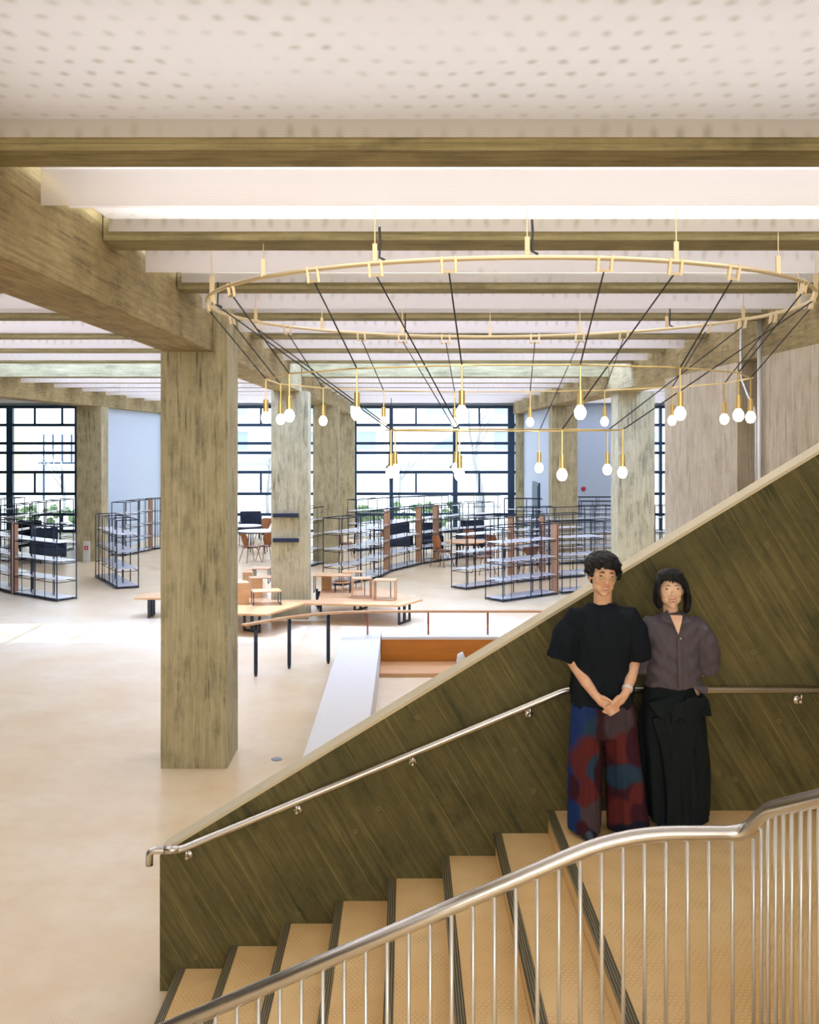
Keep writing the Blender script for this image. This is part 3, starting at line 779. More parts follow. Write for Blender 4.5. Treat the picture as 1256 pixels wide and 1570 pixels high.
# dark upholstered armchairs near the windows
def armchair(loc, rz, label):
    t = thing('armchair', label, 'armchair', loc, rz)
    for nm, b in (('seat',(-.35,.35,-.35,.35,.2,.45)), ('backrest',(-.38,.38,.28,.42,.3,.98)), ('armrest',(-.45,-.34,-.33,.35,.15,.62)), ('armrest',(.34,.45,-.33,.35,.15,.62))):
        bm = new(); box(bm, *b); obj(nm, bm, plain('navy_fabric', (.02,.035,.07), .8), t, bevel=.035)
    for sx in (-.3,.3):
        for sy in (-.28,.28):
            bm = new(); tube(bm, [(sx,sy,0),(sx,sy,.2)], .018, 6); obj('leg', bm, 'black', t)
armchair(at(385,826), .2, 'dark armchair before the left window, behind the white tables')
armchair(at(658,850), .0, 'dark armchair behind the curved shelf, left of its oak uprights')
armchair(at(611,846), .1, 'dark armchair at far left of the pair behind the curved shelf')
armchair(at(722,845), -.2, 'dark armchair below the window behind the right-hand shelves')
armchair(at(46,846), .4, 'dark armchair behind the nearest left bookshelf')
armchair(at(74,862), .6, 'dark armchair seen through the nearest left bookshelf')
# signs
sg = thing('fire_extinguisher_sign', 'pale free-standing panel with a small red square at column foot', 'sign', at(133,861))
bm = new(); box(bm, -.1, .1, -.05, .05, 0, .60); obj('panel', bm, 'white', sg, bevel=.006)
bm = new(); box(bm, -.055, .055, -.056, -.05, .35, .47); o = obj('red_plate', bm, plain('signal_red', (.75,.03,.05), .4), sg); 
bm = new(); box(bm, -.016, .016, -.060, -.056, .37, .43); box(bm, -.008, .008, -.060, -.056, .43, .455); obj('pictogram', bm, 'white', sg)
bm = new(); lathe(bm, [(.09,0),(.09,.05),(.05,.08)], n=20, mat=Matrix.Translation((6.9,YW-.001,1.75+H-3.63)) @ Matrix.Rotation(PI/2, 4, 'X'))
o = obj('alarm_bell', bm, plain('alarm_red', (.6,.02,.08), .4), smooth=True); tag(o, 'small round red alarm on the pale blue wall at right', 'alarm')
o.location.z = -.05

# ================================================================== OUTSIDE
bm = new(); box(bm, -60, 60, YW+.3, 110, -.25, -.05); g = obj('outdoor_ground', bm, plain('pale_paving', (.62,.62,.60), .9)); tag(g, 'pale paved ground outside beyond the windows', 'ground'); g['kind'] = 'structure'
bd = thing('apartment_building', 'pale building with horizontal bands seen through the middle windows', 'building', (4, 78, -.05))
bm = new(); box(bm, -30, 24, 0, 8, 0, 11); obj('wall', bm, plain('pale_facade', (.86,.86,.86), .8), bd)
for i in range(4):
    bm = new(); box(bm, -30, 24, -.9, 0, 1.9+i*2.6, 2.2+i*2.6); obj('balcony', bm, plain('balcony_grey', (.68,.72,.75), .8), bd)
for i in range(10):
    for j in range(3):
        bm = new(); box(bm, -28+i*5.1, -26+i*5.1, -.05, 0, 2.9+j*2.6, 4.2+j*2.6); obj('window', bm, plain('pane_grey', (.45,.55,.62), .3), bd)
bd2 = thing('yellow_striped_building', 'pale building with a yellow strip seen through the far left windows', 'building', (-24, 66, -.05))
bm = new(); box(bm, -8, 5, 0, 6, 0, 9); obj('wall', bm, plain('cream_facade', (.85,.83,.80), .8), bd2)
bm = new(); box(bm, -.8, -.2, -.1, 0, 1, 4.4); obj('strip', bm, plain('yellow_paint', (.85,.72,.38), .6), bd2)
fn = thing('railing_posts', 'row of short dark posts on a roof edge outside the left window', 'railing', (-21.5, 62, 0))
for i in range(7):
    bm = new(); bar(bm, (i*.55,0,2.2), (i*.55,0,3.9), .08); obj('post', bm, 'mullion', fn)
bm = new(); bar(bm, (-.3,0,2.2), (3.6,0,2.2), .1); bar(bm, (0,0,0), (0,0,2.2), .1); bar(bm, (3.3,0,0), (3.3,0,2.2), .1); obj('rail', bm, 'mullion', fn)
def tree(loc, hgt, r0, label, seed, lean=0):
    rnd = random.Random(seed); bm = new()
    def br(p, d, L, r, lv):
        n = 5; pts = [p]; q = p; dd = d.copy()
        for i in range(n):
            dd = (dd+Vector((rnd.uniform(-.16,.16), rnd.uniform(-.16,.16), rnd.uniform(-.02,.1)))).normalized(); q = q+dd*L/n; pts.append(q)
        rs = [r*(1-.55*i/n) for i in range(n+1)]; tube(bm, pts, rs, 7)
        if lv < 4:
            for k in range(3 if lv < 3 else 2):
                i = rnd.randint(2, n); a = rnd.uniform(0, 2*PI); sp = rnd.uniform(.5,.95)
                nd = (dd+Vector((math.cos(a)*sp, math.sin(a)*sp, rnd.uniform(-.1,.4)))).normalized(); br(pts[i], nd, L*rnd.uniform(.6,.8), rs[i]*.62, lv+1)
    br(Vector((0,0,0)), Vector((lean,0,1)).normalized(), hgt, r0, 0)
    o = obj('bare_tree', bm, plain('pale_bark', (.42,.42,.42), .9), smooth=True); o.location = loc; tag(o, label, 'tree'); return o
tree((3.5, 48.5, -.05), 3.4, .21, 'bare tree with thick pale trunk outside the right part of the middle window', 3, .05)
tree((-.4, 53, -.05), 2.6, .10, 'thin bare tree outside the left part of the middle window', 5)
tree((-6.6, 50, -.05), 2.6, .10, 'bare tree outside the window beside the front column', 8)
tree((-17.0, 52, -.05), 2.6, .10, 'bare tree outside the far left windows', 11)
def hedge(loc, sx, sy, sz, label):
    bm = new(); rnd = random.Random(sx*100)
    for i in range(int(sx*22)):
        c = (rnd.uniform(-sx,sx), rnd.uniform(-sy,sy), rnd.uniform(.15,sz)); ball(bm, c, (.17,.17,.15), n=8, m=6)
    for v in bm.verts: v.co += Vector((rnd.uniform(-.05,.05), rnd.uniform(-.05,.05), rnd.uniform(-.05,.05)))
    o = obj('hedge', bm, plain('hedge_green', (.22,.33,.17), .9)); o.location = loc; tag(o, label, 'hedge')
hedge((-.4, 44, -.05), 2.6, .5, .9, 'low green hedge outside below the middle window')
hedge((-14, 44.5, -.05), 2.8, .5, .8, 'low green hedge outside below the far left window')
# ================================================================== PEOPLE
def skinmat(name, c1, c2):
    s = NT(name); p = s.coord(); n = s.noise(p, 14, 3)
    return s.bsdf(s.mix(s.ramp(n, .35, .7), col4(c1), col4(c2)), .5, spec=.35, Subsurface_Weight=.08, Subsurface_Scale=.01)
M['skin'] = skinmat('skin', srgb(236,194,162), srgb(226,174,142))
M['skin2'] = skinmat('skin_light', srgb(246,210,180), srgb(240,196,166))
M['lip'] = plain('lip', srgb(204,124,112), .4)
M['teeth'] = plain('teeth', srgb(235,225,212), .3)
M['eyewhite'] = plain('eye_white', srgb(225,215,205), .25)
M['iris'] = plain('dark_iris', srgb(24,16,12), .15)
s = NT('black_hair'); p = s.coord(); n = s.noise(p, 90, 4); M['hair'] = s.bsdf(s.mix(n, (.004,.005,.006,1), (.014,.015,.018,1)), .5, spec=.25, bump=n, bs=.6, bd=.004)
def cloth(name, c, c2=None, rough=.85, sc_=(160,160,6)):
    s = NT(name); p = s.coord(); mp = s.n.new('ShaderNodeMapping'); s.lk(p, mp.inputs[0]); mp.inputs['Scale'].default_value = sc_
    n = s.noise(mp.outputs[0], 1, 3); c = col4(c); c2 = col4(c2) if c2 else (c[0]*.75, c[1]*.75, c[2]*.75, 1)
    return s.bsdf(s.mix(n, c, c2), rough, spec=.15, bump=n, bs=.1, bd=.001)
M['teeblack'] = cloth('black_cotton', srgb(26,33,40))
M['blouse'] = cloth('grey_violet_cotton', srgb(102,95,104), srgb(84,78,88))
M['skirt'] = cloth('black_drape', srgb(30,38,42))

def fin(name, bm, mat, parent, voxel, smooth=6, noise=None):
    """one continuous surface out of overlapping shapes"""
    bmesh.ops.recalc_face_normals(bm, faces=bm.faces)
    me = bpy.data.meshes.new(name); bm.to_mesh(me); bm.free()
    o = bpy.data.objects.new(name, me); C.objects.link(o)
    r = o.modifiers.new('r', 'REMESH'); r.mode = 'VOXEL'; r.voxel_size = voxel; r.use_smooth_shade = True
    if smooth:
        q = o.modifiers.new('s', 'SMOOTH'); q.iterations = smooth; q.factor = .5
    dg = bpy.context.evaluated_depsgraph_get(); dg.update()
    m2 = bpy.data.meshes.new_from_object(o.evaluated_get(dg)); o.modifiers.clear(); o.data = m2; m2.name = name
    m2.materials.clear(); m2.materials.append(M[mat] if isinstance(mat, str) else mat)
    if noise:
        m2.update()
        ns = [v.normal.copy() for v in m2.vertices]
        for v, nn in zip(m2.vertices, ns): v.co += nn*noise(v.co, nn)
    for p in m2.polygons: p.use_smooth = True
    o.parent = parent; return o
def limb(bm, pts, rs, n=16):
    """tapered round limb with ball joints"""
    pts = [Vector(p) for p in pts]
    tube(bm, pts, rs, n)
    for p, r in zip(pts, rs): ball(bm, p, (r*.995,)*3, n=n, m=10)
def loft(bm, rings, n=56, fold=None):
    """rings: (cx, cy, z, rx, ry[, squareness])"""
    rows = []
    for rg in rings:
        cx, cy, z, rx, ry = rg[:5]; row = []
        for k in range(n):
            a = 2*PI*k/n; f = 1 + (fold(a, z) if fold else 0)
            c, s_ = math.cos(a), math.sin(a); e = rg[5] if len(rg) > 5 else 1
            c = math.copysign(abs(c)**e, c); s_ = math.copysign(abs(s_)**e, s_)
            row.append(bm.verts.new((cx+rx*c*f, cy+ry*s_*f, z)))
        rows.append(row)
    for a, b in zip(rows, rows[1:]):
        for k in range(n): bm.faces.new((a[k], a[(k+1)%n], b[(k+1)%n], b[k]))
    bm.faces.new(rows[0][::-1]); bm.faces.new(rows[-1])
def loft_path(bm, pts, radii, n=28, up=(0,1,0), fold=None):
    """oval sections along a path; radii (a, b): a along side, b along up"""
    pts = [Vector(p) for p in pts]; rows = []
    for i, p in enumerate(pts):
        t = (pts[min(i+1, len(pts)-1)]-pts[max(i-1, 0)]).normalized(); sd = t.cross(Vector(up)).normalized(); u = sd.cross(t)
        rows.append([bm.verts.new(p + sd*radii[i][0]*math.cos(2*PI*k/n)*(1+(fold(2*PI*k/n, i) if fold else 0)) + u*radii[i][1]*math.sin(2*PI*k/n)*(1+(fold(2*PI*k/n, i) if fold else 0))) for k in range(n)])
    for a, b in zip(rows, rows[1:]):
        for k in range(n): bm.faces.new((a[k], a[(k+1)%n], b[(k+1)%n], b[k]))
    bm.faces.new(rows[0][::-1]); bm.faces.new(rows[-1])

def head_shapes(bm, T, wide=1.0, jaw=1.0):
    """face looks along -Y; origin at centre of the head, chin at z=-.115, crown at +.115"""
    def E(c, r, rot=None): ball(bm, T @ Vector(c), r, mat=(T.to_3x3().to_4x4() @ (rot or Matrix.Identity(4))), n=22, m=16)
    E((0,.022,.035), (.074*wide,.092,.085))                # skull
    E((0,-.022,.000), (.067*wide,.068,.092))               # face
    E((0,-.030,-.060), (.048*jaw,.050,.050))               # jaw
    E((0,-.060,-.093), (.024,.024,.022))                   # chin
    for s_ in (-1, 1):
        E((s_*.036,-.050,-.020), (.028,.026,.030))         # cheek
        E((s_*.034,-.022,-.054), (.028*jaw,.048,.036))     # jaw angle
        E((s_*.030,-.070,.036), (.026,.014,.010))          # brow ridge
        E((s_*.071*wide,.012,-.008), (.008,.020,.032), Matrix.Rotation(s_*.25, 4, 'Z'))   # ear
        E((s_*.012,-.092,-.026), (.009,.011,.008))         # nostril wing
    E((0,-.082,.012), (.0085,.014,.024)); E((0,-.095,-.010), (.0095,.014,.020), Matrix.Rotation(.35, 4, 'X'))
    E((0,-.102,-.022), (.012,.012,.010))                   # nose tip
    E((0,-.083,-.055), (.026,.013,.014)); E((0,-.080,-.072), (.021,.012,.010))
def face_parts(par, T, brow_w=.0035, smile=.5, lipw=.026):
    R = T.to_3x3().to_4x4()
    for s_ in (-1, 1):
        bm = new(); ball(bm, T @ Vector((s_*.031,-.0735,.012)), (.0145,.008,.0058), mat=R @ Matrix.Rotation(s_*-.08, 4, 'Y'), n=16, m=10); e = obj('eye', bm, 'eyewhite', par, smooth=True)
        bm = new(); ball(bm, T @ Vector((s_*.031,-.0785,.0125)), (.0068,.0045,.0058), mat=R, n=12, m=8); obj('iris', bm, 'iris', e, smooth=True)
        bm = new(); tube(bm, [T @ Vector((s_*(.031+x), -.0800+abs(x)*.22, .0165+h_)) for x, h_ in ((-.015,-.003),(-.008,.0012),(0,.0026),(.008,.001),(.016,-.004))], [.0012,.002,.0024,.002,.001], 8); obj('eyelid', bm, 'iris', par, smooth=True)
        bm = new(); tube(bm, [T @ Vector((s_*x, -.0855+abs(x-.03)*.2, z)) for x, z in ((.014,.0335),(.024,.0385),(.035,.040),(.047,.034))], [.002,brow_w,brow_w*.9,.0012], 8); obj('eyebrow', bm, 'hair', par, smooth=True)
    def mouth(x, base): return base + smile*.011*(x/lipw)**2
    bm = new(); tube(bm, [T @ Vector((x, -.0975+abs(x)*.42, mouth(x, -.0515))) for x in (-lipw,-.017,-.008,0,.008,.017,lipw)], [.0008,.0020,.0028,.0024,.0028,.0020,.0008], 8); obj('upper_lip', bm, 'lip', par, smooth=True)
    bm = new(); tube(bm, [T @ Vector((x, -.0950+abs(x)*.42, mouth(x, -.0670))) for x in (-lipw*.95,-.016,-.008,0,.008,.016,lipw*.95)], [.0008,.0024,.0036,.0040,.0036,.0024,.0008], 8); obj('lower_lip', bm, 'lip', par, smooth=True)
    bm = new(); tube(bm, [T @ Vector((x, -.0945+abs(x)*.45, mouth(x, -.0575))) for x in (-.019,-.009,0,.009,.019)], [.001,.0046,.0056,.0046,.001], 8); obj('teeth', bm, 'teeth', par, smooth=True)
def finger(bm, pts, r=.0082):
    limb(bm, pts, [r*1.08, r, r*.95, r*.82][:len(pts)], 10)

# ---------------------------------------------------------------- curly-haired person
px_, py_ = (925-622)*6.5/F, 6.5
man = thing('person', 'person with curly black hair and round glasses in black top, hands clasped', 'person', (px_, py_, 1.187))
bm = new()
Th = Matrix.Translation((-.006,-.02,1.588)) @ Matrix.Rotation(.09, 4, 'Y') @ Matrix.Rotation(.10, 4, 'Z') @ Matrix.Rotation(.03, 4, 'X')
head_shapes(bm, Th, 1.08, 1.12)
limb(bm, [(0,.03,1.34),(0,.02,1.42),(0,.005,1.50)], [.070,.056,.056], 20)
loft(bm, [(0,.02,.80,.14,.10),(0,.01,.95,.15,.105),(0,.0,1.10,.15,.10),(0,.0,1.25,.155,.100),(0,.01,1.32,.12,.085),(0,.02,1.385,.075,.065)], 32)
for s_ in (-1, 1):
    fx = .018 if s_ > 0 else 0
    limb(bm, [(s_*.09,.03,.86),(s_*.10+fx*.6,.02,.48),(s_*.105+fx,.04,.09)], [.095,.062,.042], 18)
    loft(bm, [(s_*.108+fx,-.045,.014,.036,.115),(s_*.108+fx,-.035,.04,.034,.10),(s_*.108+fx,.0,.09,.034,.055)], 24)
# arms: image left
limb(bm, [(-.145,.02,1.285),(-.215,.03,1.10),(-.125,-.10,.955),(-.085,-.165,.895)], [.055,.045,.036,.026], 18)
limb(bm, [(.145,.02,1.285),(.205,.03,1.10),(.150,-.10,.975),(.108,-.165,.905)], [.055,.045,.035,.026], 18)
# hands
R_ = lambda ax, a: Matrix.Rotation(a, 4, ax)
limb(bm, [(-.085,-.165,.895),(-.062,-.182,.872)], [.026,.027], 14)
ball(bm, (-.040,-.192,.858), (.042,.020,.034), mat=R_('Y', .62))
ball(bm, (-.022,-.202,.846), (.030,.016,.032), mat=R_('Y', .62))
limb(bm, [(.108,-.165,.905),(.085,-.185,.880)], [.026,.026], 14)
ball(bm, (.062,-.198,.866), (.042,.019,.032), mat=R_('Y', -.62))
ball(bm, (.044,-.208,.854), (.030,.016,.030), mat=R_('Y', -.62))
for i in range(4):     # image-left hand: fingers running right and under
    z = .858-.016*i; x = .000-.010*i
    finger(bm, [(x-.008,-.208,z-.010), (x+.022,-.222,z-.020), (x+.046-.004*i,-.216,z-.022), (x+.060-.006*i,-.202,z-.017)], .0086-.0004*i)
for i in range(4):     # image-right hand: fingers laid over, pointing left and down
    z = .862-.015*i; x = .034+.004*i
    finger(bm, [(x+.006,-.218,z-.006), (x-.024,-.236,z-.018), (x-.050+.003*i,-.236,z-.030), (x-.068+.006*i,-.226,z-.036)], .0086-.0004*i)
limb(bm, [(-.052,-.196,.880),(-.026,-.222,.882),(.0,-.238,.868),(.014,-.242,.858)], [.013,.0105,.0098,.0085], 10)
limb(bm, [(.068,-.206,.888),(.040,-.234,.880),(.018,-.250,.864),(.004,-.254,.852)], [.013,.0105,.0098,.0085], 10)
body = fin('body', bm, 'skin', man, .0034, 6)
face_parts(man, Th, .004, .8, .025)
# hair: curls
rnd = random.Random(4)
bm = new()
def hp(c, r): ball(bm, Th @ Vector(c), (r,r,r*.95), n=12, m=8)
ball(bm, Th @ Vector((0,.035,.062)), (.088,.092,.080), mat=Th.to_3x3().to_4x4(), n=24, m=16)
ball(bm, Th @ Vector((0,.075,.0)), (.075,.055,.075), mat=Th.to_3x3().to_4x4(), n=24, m=16)
for i in range(620):
    a = rnd.uniform(0, 2*PI); u_ = rnd.uniform(-.35, 1); q = math.sqrt(max(0, 1-u_*u_))
    x, y, z = q*math.cos(a)*.100, q*math.sin(a)*.105+.030, u_*.085+.062
    if y < -.035 and z < .068-abs(x)*.25: continue
    if y < .005 and z < .015: continue
    hp((x, y, z), rnd.uniform(.009,.018))
for i in range(60):    # sides beside the temples
    s_ = rnd.choice((-1, 1)); hp((s_*rnd.uniform(.078,.100), rnd.uniform(-.035,.05), rnd.uniform(-.005,.09)), rnd.uniform(.010,.017))
for i in range(26): hp((rnd.uniform(-.062,.030), -.066-rnd.uniform(0,.012), rnd.uniform(.070,.098)), rnd.uniform(.007,.012))
fin('curly_hair', bm, 'hair', man, .004, 1)
gl = None
bm = new()
for s_ in (-1, 1):
    P = [Th @ Vector((s_*.034+.0245*math.cos(2*PI*k/24), -.098+.010*abs(math.cos(2*PI*k/24))*(1 if math.cos(2*PI*k/24)*s_ > 0 else 0), .006+.0195*math.sin(2*PI*k/24))) for k in range(25)]
    tube(bm, P, .0011, 6)
    tube(bm, [Th @ Vector((s_*.058,-.09,.012)), Th @ Vector((s_*.080,-.03,.014)), Th @ Vector((s_*.079,.015,.012))], .0011, 6)
tube(bm, [Th @ Vector((-.010,-.099,.010)), Th @ Vector((0,-.103,.013)), Th @ Vector((.010,-.099,.010))], .0011, 6)
gw = obj('wire_glasses', bm, 'brass_ring', man, smooth=True)
g2 = new()
for s_ in (-1, 1): lathe(g2, [(.023,0),(.023,.001)], n=20, mat=Th @ Matrix.Translation((s_*.034,-.0975,.006)) @ Matrix.Rotation(PI/2, 4, 'X'))
obj('lens', g2, glassmat('spectacle_lens', (.96,.98,.96), .08), gw)
# watch
bm = new(); Tw = Matrix.Translation((.1195,-.147,.924)) @ (Vector((.150,-.10,.975))-Vector((.108,-.165,.905))).to_track_quat('Z', 'Y').to_matrix().to_4x4()
lathe(bm, [(.0312,-.011),(.0335,-.009),(.0335,.009),(.0312,.011)], n=24, mat=Tw)
wt = obj('wristwatch', bm, 'white', man, smooth=False)
bm = new(); lathe(bm, [(.015,0),(.015,.006),(.012,.008)], n=18, mat=Tw @ Matrix.Rotation(.9, 4, 'Z') @ Matrix.Translation((.032,0,0)) @ Matrix.Rotation(PI/2, 4, 'Y')); obj('watch_case', bm, 'steel', wt)
# top
bm = new()
def tf(a, z):
    k_ = max(0, (1.30-z)/.5); return .040*k_*math.sin(a*7+1.0)+.022*k_*math.sin(a*11+z*3)
loft(bm, [(-.006,.01,.785,.196,.135),(-.006,.008,.80,.196,.136),(-.008,.0,.92,.190,.138),(-.006,-.002,1.05,.188,.140),(-.002,.0,1.18,.190,.138),(0,.008,1.28,.190,.126),(0,.014,1.345,.175,.108),(0,.02,1.385,.130,.09),(0,.022,1.418,.086,.070)], 72, tf)
def sf(a, i): return .035*math.sin(a*4+i*.7)
loft_path(bm, [(-.07,.015,1.340),(-.150,.02,1.320),(-.205,.025,1.235),(-.240,.025,1.15),(-.262,.02,1.082),(-.266,.02,1.068)], [(.065,.085),(.085,.095),(.092,.10),(.090,.10),(.088,.10),(.087,.10)], fold=sf)
loft_path(bm, [(.07,.015,1.340),(.150,.02,1.320),(.195,.025,1.235),(.212,.025,1.15),(.218,.02,1.082),(.219,.02,1.066)], [(.065,.085),(.085,.095),(.086,.10),(.082,.10),(.080,.10),(.079,.10)], fold=sf)
def tn(co, n):
    return .0055*math.sin(co.x*45+math.sin(co.z*11)*2.2)*(1 if co.z < 1.3 else .3) + .004*math.sin(co.z*26+co.x*34+2*math.sin(co.x*9)) + .0015*math.sin(co.x*140+co.z*20)
fin('black_top', bm, 'teeblack', man, .006, 5, tn)
# collar rib
bm = new(); tube(bm, [(.084*math.cos(t), .020-.072*abs(math.sin(t)) if math.sin(t) > 0 else .020+.06*abs(math.sin(t)), 1.412-.020*max(0, math.sin(t))) for t in [2*PI*k/32 for k in range(33)]], .0055, 8); obj('neckband', bm, 'teeblack', man, smooth=True)
# trousers with painted patchwork (pattern of the cloth)
bm = new()
def pf(a, z): return .05*math.sin(a*6+.6)*(1-z/.9*.6)
loft(bm, [(-.005,.02,.85,.165,.12),(-.005,.015,.80,.185,.125),(-.006,.01,.70,.192,.13),(-.004,.01,.60,.198,.135)], 60)
loft(bm, [(-.100,.01,.80,.098,.12),(-.106,.01,.60,.100,.135),(-.112,.0,.40,.103,.14),(-.116,-.005,.20,.104,.145),(-.118,-.01,.07,.106,.15),(-.118,-.01,.028,.104,.148)], 60, pf)
loft(bm, [(.098,.01,.80,.098,.12),(.108,.01,.60,.105,.135),(.128,.0,.40,.113,.14),(.145,-.005,.20,.122,.145),(.156,-.01,.07,.130,.15),(.158,-.01,.030,.130,.148)], 60, pf)
def pn(co, n): return .004*math.sin(co.x*60+co.z*4)+.002*math.sin(co.x*130)
tr = fin('wide_trousers', bm, 'skirt', man, .006, 3, pn)
NV, BL, TE, RD, MR, BR, GY = srgb(24,30,52)[:3], srgb(34,62,122)[:3], srgb(44,70,94)[:3], srgb(104,44,44)[:3], srgb(66,28,42)[:3], srgb(62,34,34)[:3], srgb(82,70,78)[:3]
blobs = [ # x, z, rx, rz, colour
 (-.17,.72,.10,.16,BL),(-.20,.45,.05,.60,BL),(-.09,.66,.05,.08,TE),(-.10,.47,.105,.17,RD),(-.02,.62,.04,.20,BR),(-.07,.43,.055,.075,TE),(-.03,.38,.04,.15,MR),
 (-.10,.14,.09,.14,GY),(-.19,.12,.035,.14,BL),(-.13,.27,.08,.06,RD),(-.15,.05,.05,.08,MR),
 (.08,.72,.10,.11,GY),(.09,.54,.085,.10,RD),(.15,.55,.03,.12,MR),(.12,.37,.12,.085,TE),(.14,.24,.12,.09,MR),(.10,.16,.09,.10,RD),(.20,.14,.07,.10,MR),(.16,.05,.13,.05,NV),(.19,.28,.05,.06,RD),(-.20,.30,.03,.08,MR)]
ca = tr.data.color_attributes.new('pattern', 'FLOAT_COLOR', 'POINT')
for i, v in enumerate(tr.data.vertices):
    x, y, z = v.co; wob = .010*math.sin(z*23+x*13)+.005*math.sin(x*50+z*11); c = list(MR)
    for bx, bz, rx, rz, bc in blobs:
        d = ((x+wob-bx)/rx)**2 + ((z+wob*1.3-bz)/rz)**2
        t_ = max(0, min(1, (1.25-d)/.55)); c = [c[j]*(1-t_)+bc[j]*t_ for j in range(3)]
    ca.data[i].color = (*c, 1)
s = NT('painted_patchwork_cloth'); at_ = s.n.new('ShaderNodeAttribute'); at_.attribute_name = 'pattern'
p = s.coord(); mp = s.n.new('ShaderNodeMapping'); s.lk(p, mp.inputs[0]); mp.inputs['Scale'].default_value = (120,120,8); n = s.noise(mp.outputs[0], 1, 4)
cc = s.mix(s.math('MULTIPLY', n, .45), at_.outputs['Color'], (.012,.012,.02,1)); s.bsdf(cc, .85, spec=.15, bump=n, bs=.2, bd=.002)
tr.data.materials[0] = s.m
for s_ in (-1, 1):
    bm = new(); loft(bm, [(s_*.108+(.018 if s_ > 0 else 0),-.075,.004,.052,.150),(s_*.108+(.018 if s_ > 0 else 0),-.07,.03,.052,.145),(s_*.108+(.018 if s_ > 0 else 0),-.05,.065,.044,.11)], 28); fin('shoe', bm, 'black', man, .006, 3)

# ---------------------------------------------------------------- bob-haired person
wx, wy = (1034.5-622)*6.62/F, 6.61
wo = thing('person', 'person with black bob in grey blouse and draped black skirt', 'person', (wx, wy, 1.187))
Tw_ = Matrix.Translation((-.036,-.02,1.492)) @ Matrix.Rotation(-.02, 4, 'Y') @ Matrix.Rotation(-.06, 4, 'Z') @ Matrix.Scale(.96, 4)
bm = new(); head_shapes(bm, Tw_, 1.12, 1.12)
limb(bm, [(-.015,.02,1.28),(-.022,.015,1.34),(-.032,.0,1.42)], [.062,.046,.046], 20)
loft(bm, [(-.01,.02,.86,.125,.09),(-.01,.01,.98,.13,.095),(-.012,.0,1.12,.13,.095),(-.012,.0,1.22,.13,.09),(-.012,.01,1.28,.10,.07),(-.015,.02,1.33,.065,.055)], 32)
for s_ in (-1, 1):
    limb(bm, [(s_*.08,.03,.85),(s_*.085,.02,.46),(s_*.09,.03,.085)], [.085,.055,.038], 18)
    loft(bm, [(s_*.09+.01,-.045,.014,.034,.10),(s_*.09+.01,-.04,.04,.032,.085),(s_*.09+.005,.0,.08,.030,.045)], 24)
limb(bm, [(-.135,.02,1.22),(-.20,.06,1.07),(-.14,.12,.93),(-.05,.145,.86)], [.045,.038,.031,.023], 16)
limb(bm, [(.125,.02,1.22),(.205,.05,1.06),(.185,.09,.95),(.10,.15,.845),(.04,.16,.835)], [.045,.038,.033,.026,.023], 16)
# hands folded behind the back
for s_, x0 in ((1,.03),(-1,-.04)):
    ball(bm, (x0-.01*s_,.165,.832), (.040,.017,.030))
    for i in range(4): finger(bm, [(x0-.03*s_,.172,.850-.014*i),(x0-.055*s_,.185,.846-.014*i),(x0-.070*s_,.190,.838-.014*i)], .0075)
    limb(bm, [(x0+.005*s_,.170,.855),(x0-.02*s_,.188,.872),(x0-.04*s_,.192,.876)], [.011,.009,.008], 10)
fin('body', bm, 'skin2', wo, .0034, 7)
face_parts(wo, Tw_, .0026, .85, .025)
# bob hair
bm = new()
def hl(rings, n=48): loft(bm, [(Tw_ @ Vector((a,b,c))).to_tuple() + (d,e) for a,b,c,d,e in rings], n)
E = lambda c, r, rot=None: ball(bm, Tw_ @ Vector(c), tuple(.96*q for q in r), mat=(rot or Matrix.Identity(4)), n=28, m=18)
E((0,.035,.055), (.092,.094,.082))
E((0,.060,-.01), (.090,.075,.105))
for s_ in (-1, 1):     # side curtains
    lo = -.148 if s_ > 0 else -.118; ox = .012 if s_ > 0 else 0
    loft_path(bm, [Tw_ @ Vector(v) for v in ((s_*.058,-.012,.105),(s_*(.082+ox*.4),-.022,.050),(s_*(.092+ox),-.022,-.01),(s_*(.092+ox*1.4),-.020,-.07),(s_*(.080+ox*1.6),-.022,lo+.02),(s_*(.070+ox*1.6),-.024,lo))],
              [(.022,.030),(.020,.045),(.018,.052),(.021,.050),(.021,.042),(.012,.030)], n=24)
for x0, x1, z1 in ((-.060,-.074,.030),(-.048,-.060,.052),(-.034,-.040,.062),(-.020,-.018,.060),(-.006,.004,.054),(.008,.020,.058),(.022,.036,.050),(.036,.052,.040),(.048,.066,.028),(.058,.076,.008)):
    limb(bm, [Tw_ @ Vector(v) for v in ((x0*.5+.01,-.040,.128),(x0*.9,-.072,.105),((x0+x1)/2,-.086+abs(x1)*.25,.080),(x1,-.088+abs(x1)*.32,z1))], [.016,.014,.011,.003], 10)
def hn(co, n): return .0016*math.sin(co.x*420+co.z*12)
fin('bob_hair', bm, 'hair', wo, .0036, 2, hn)
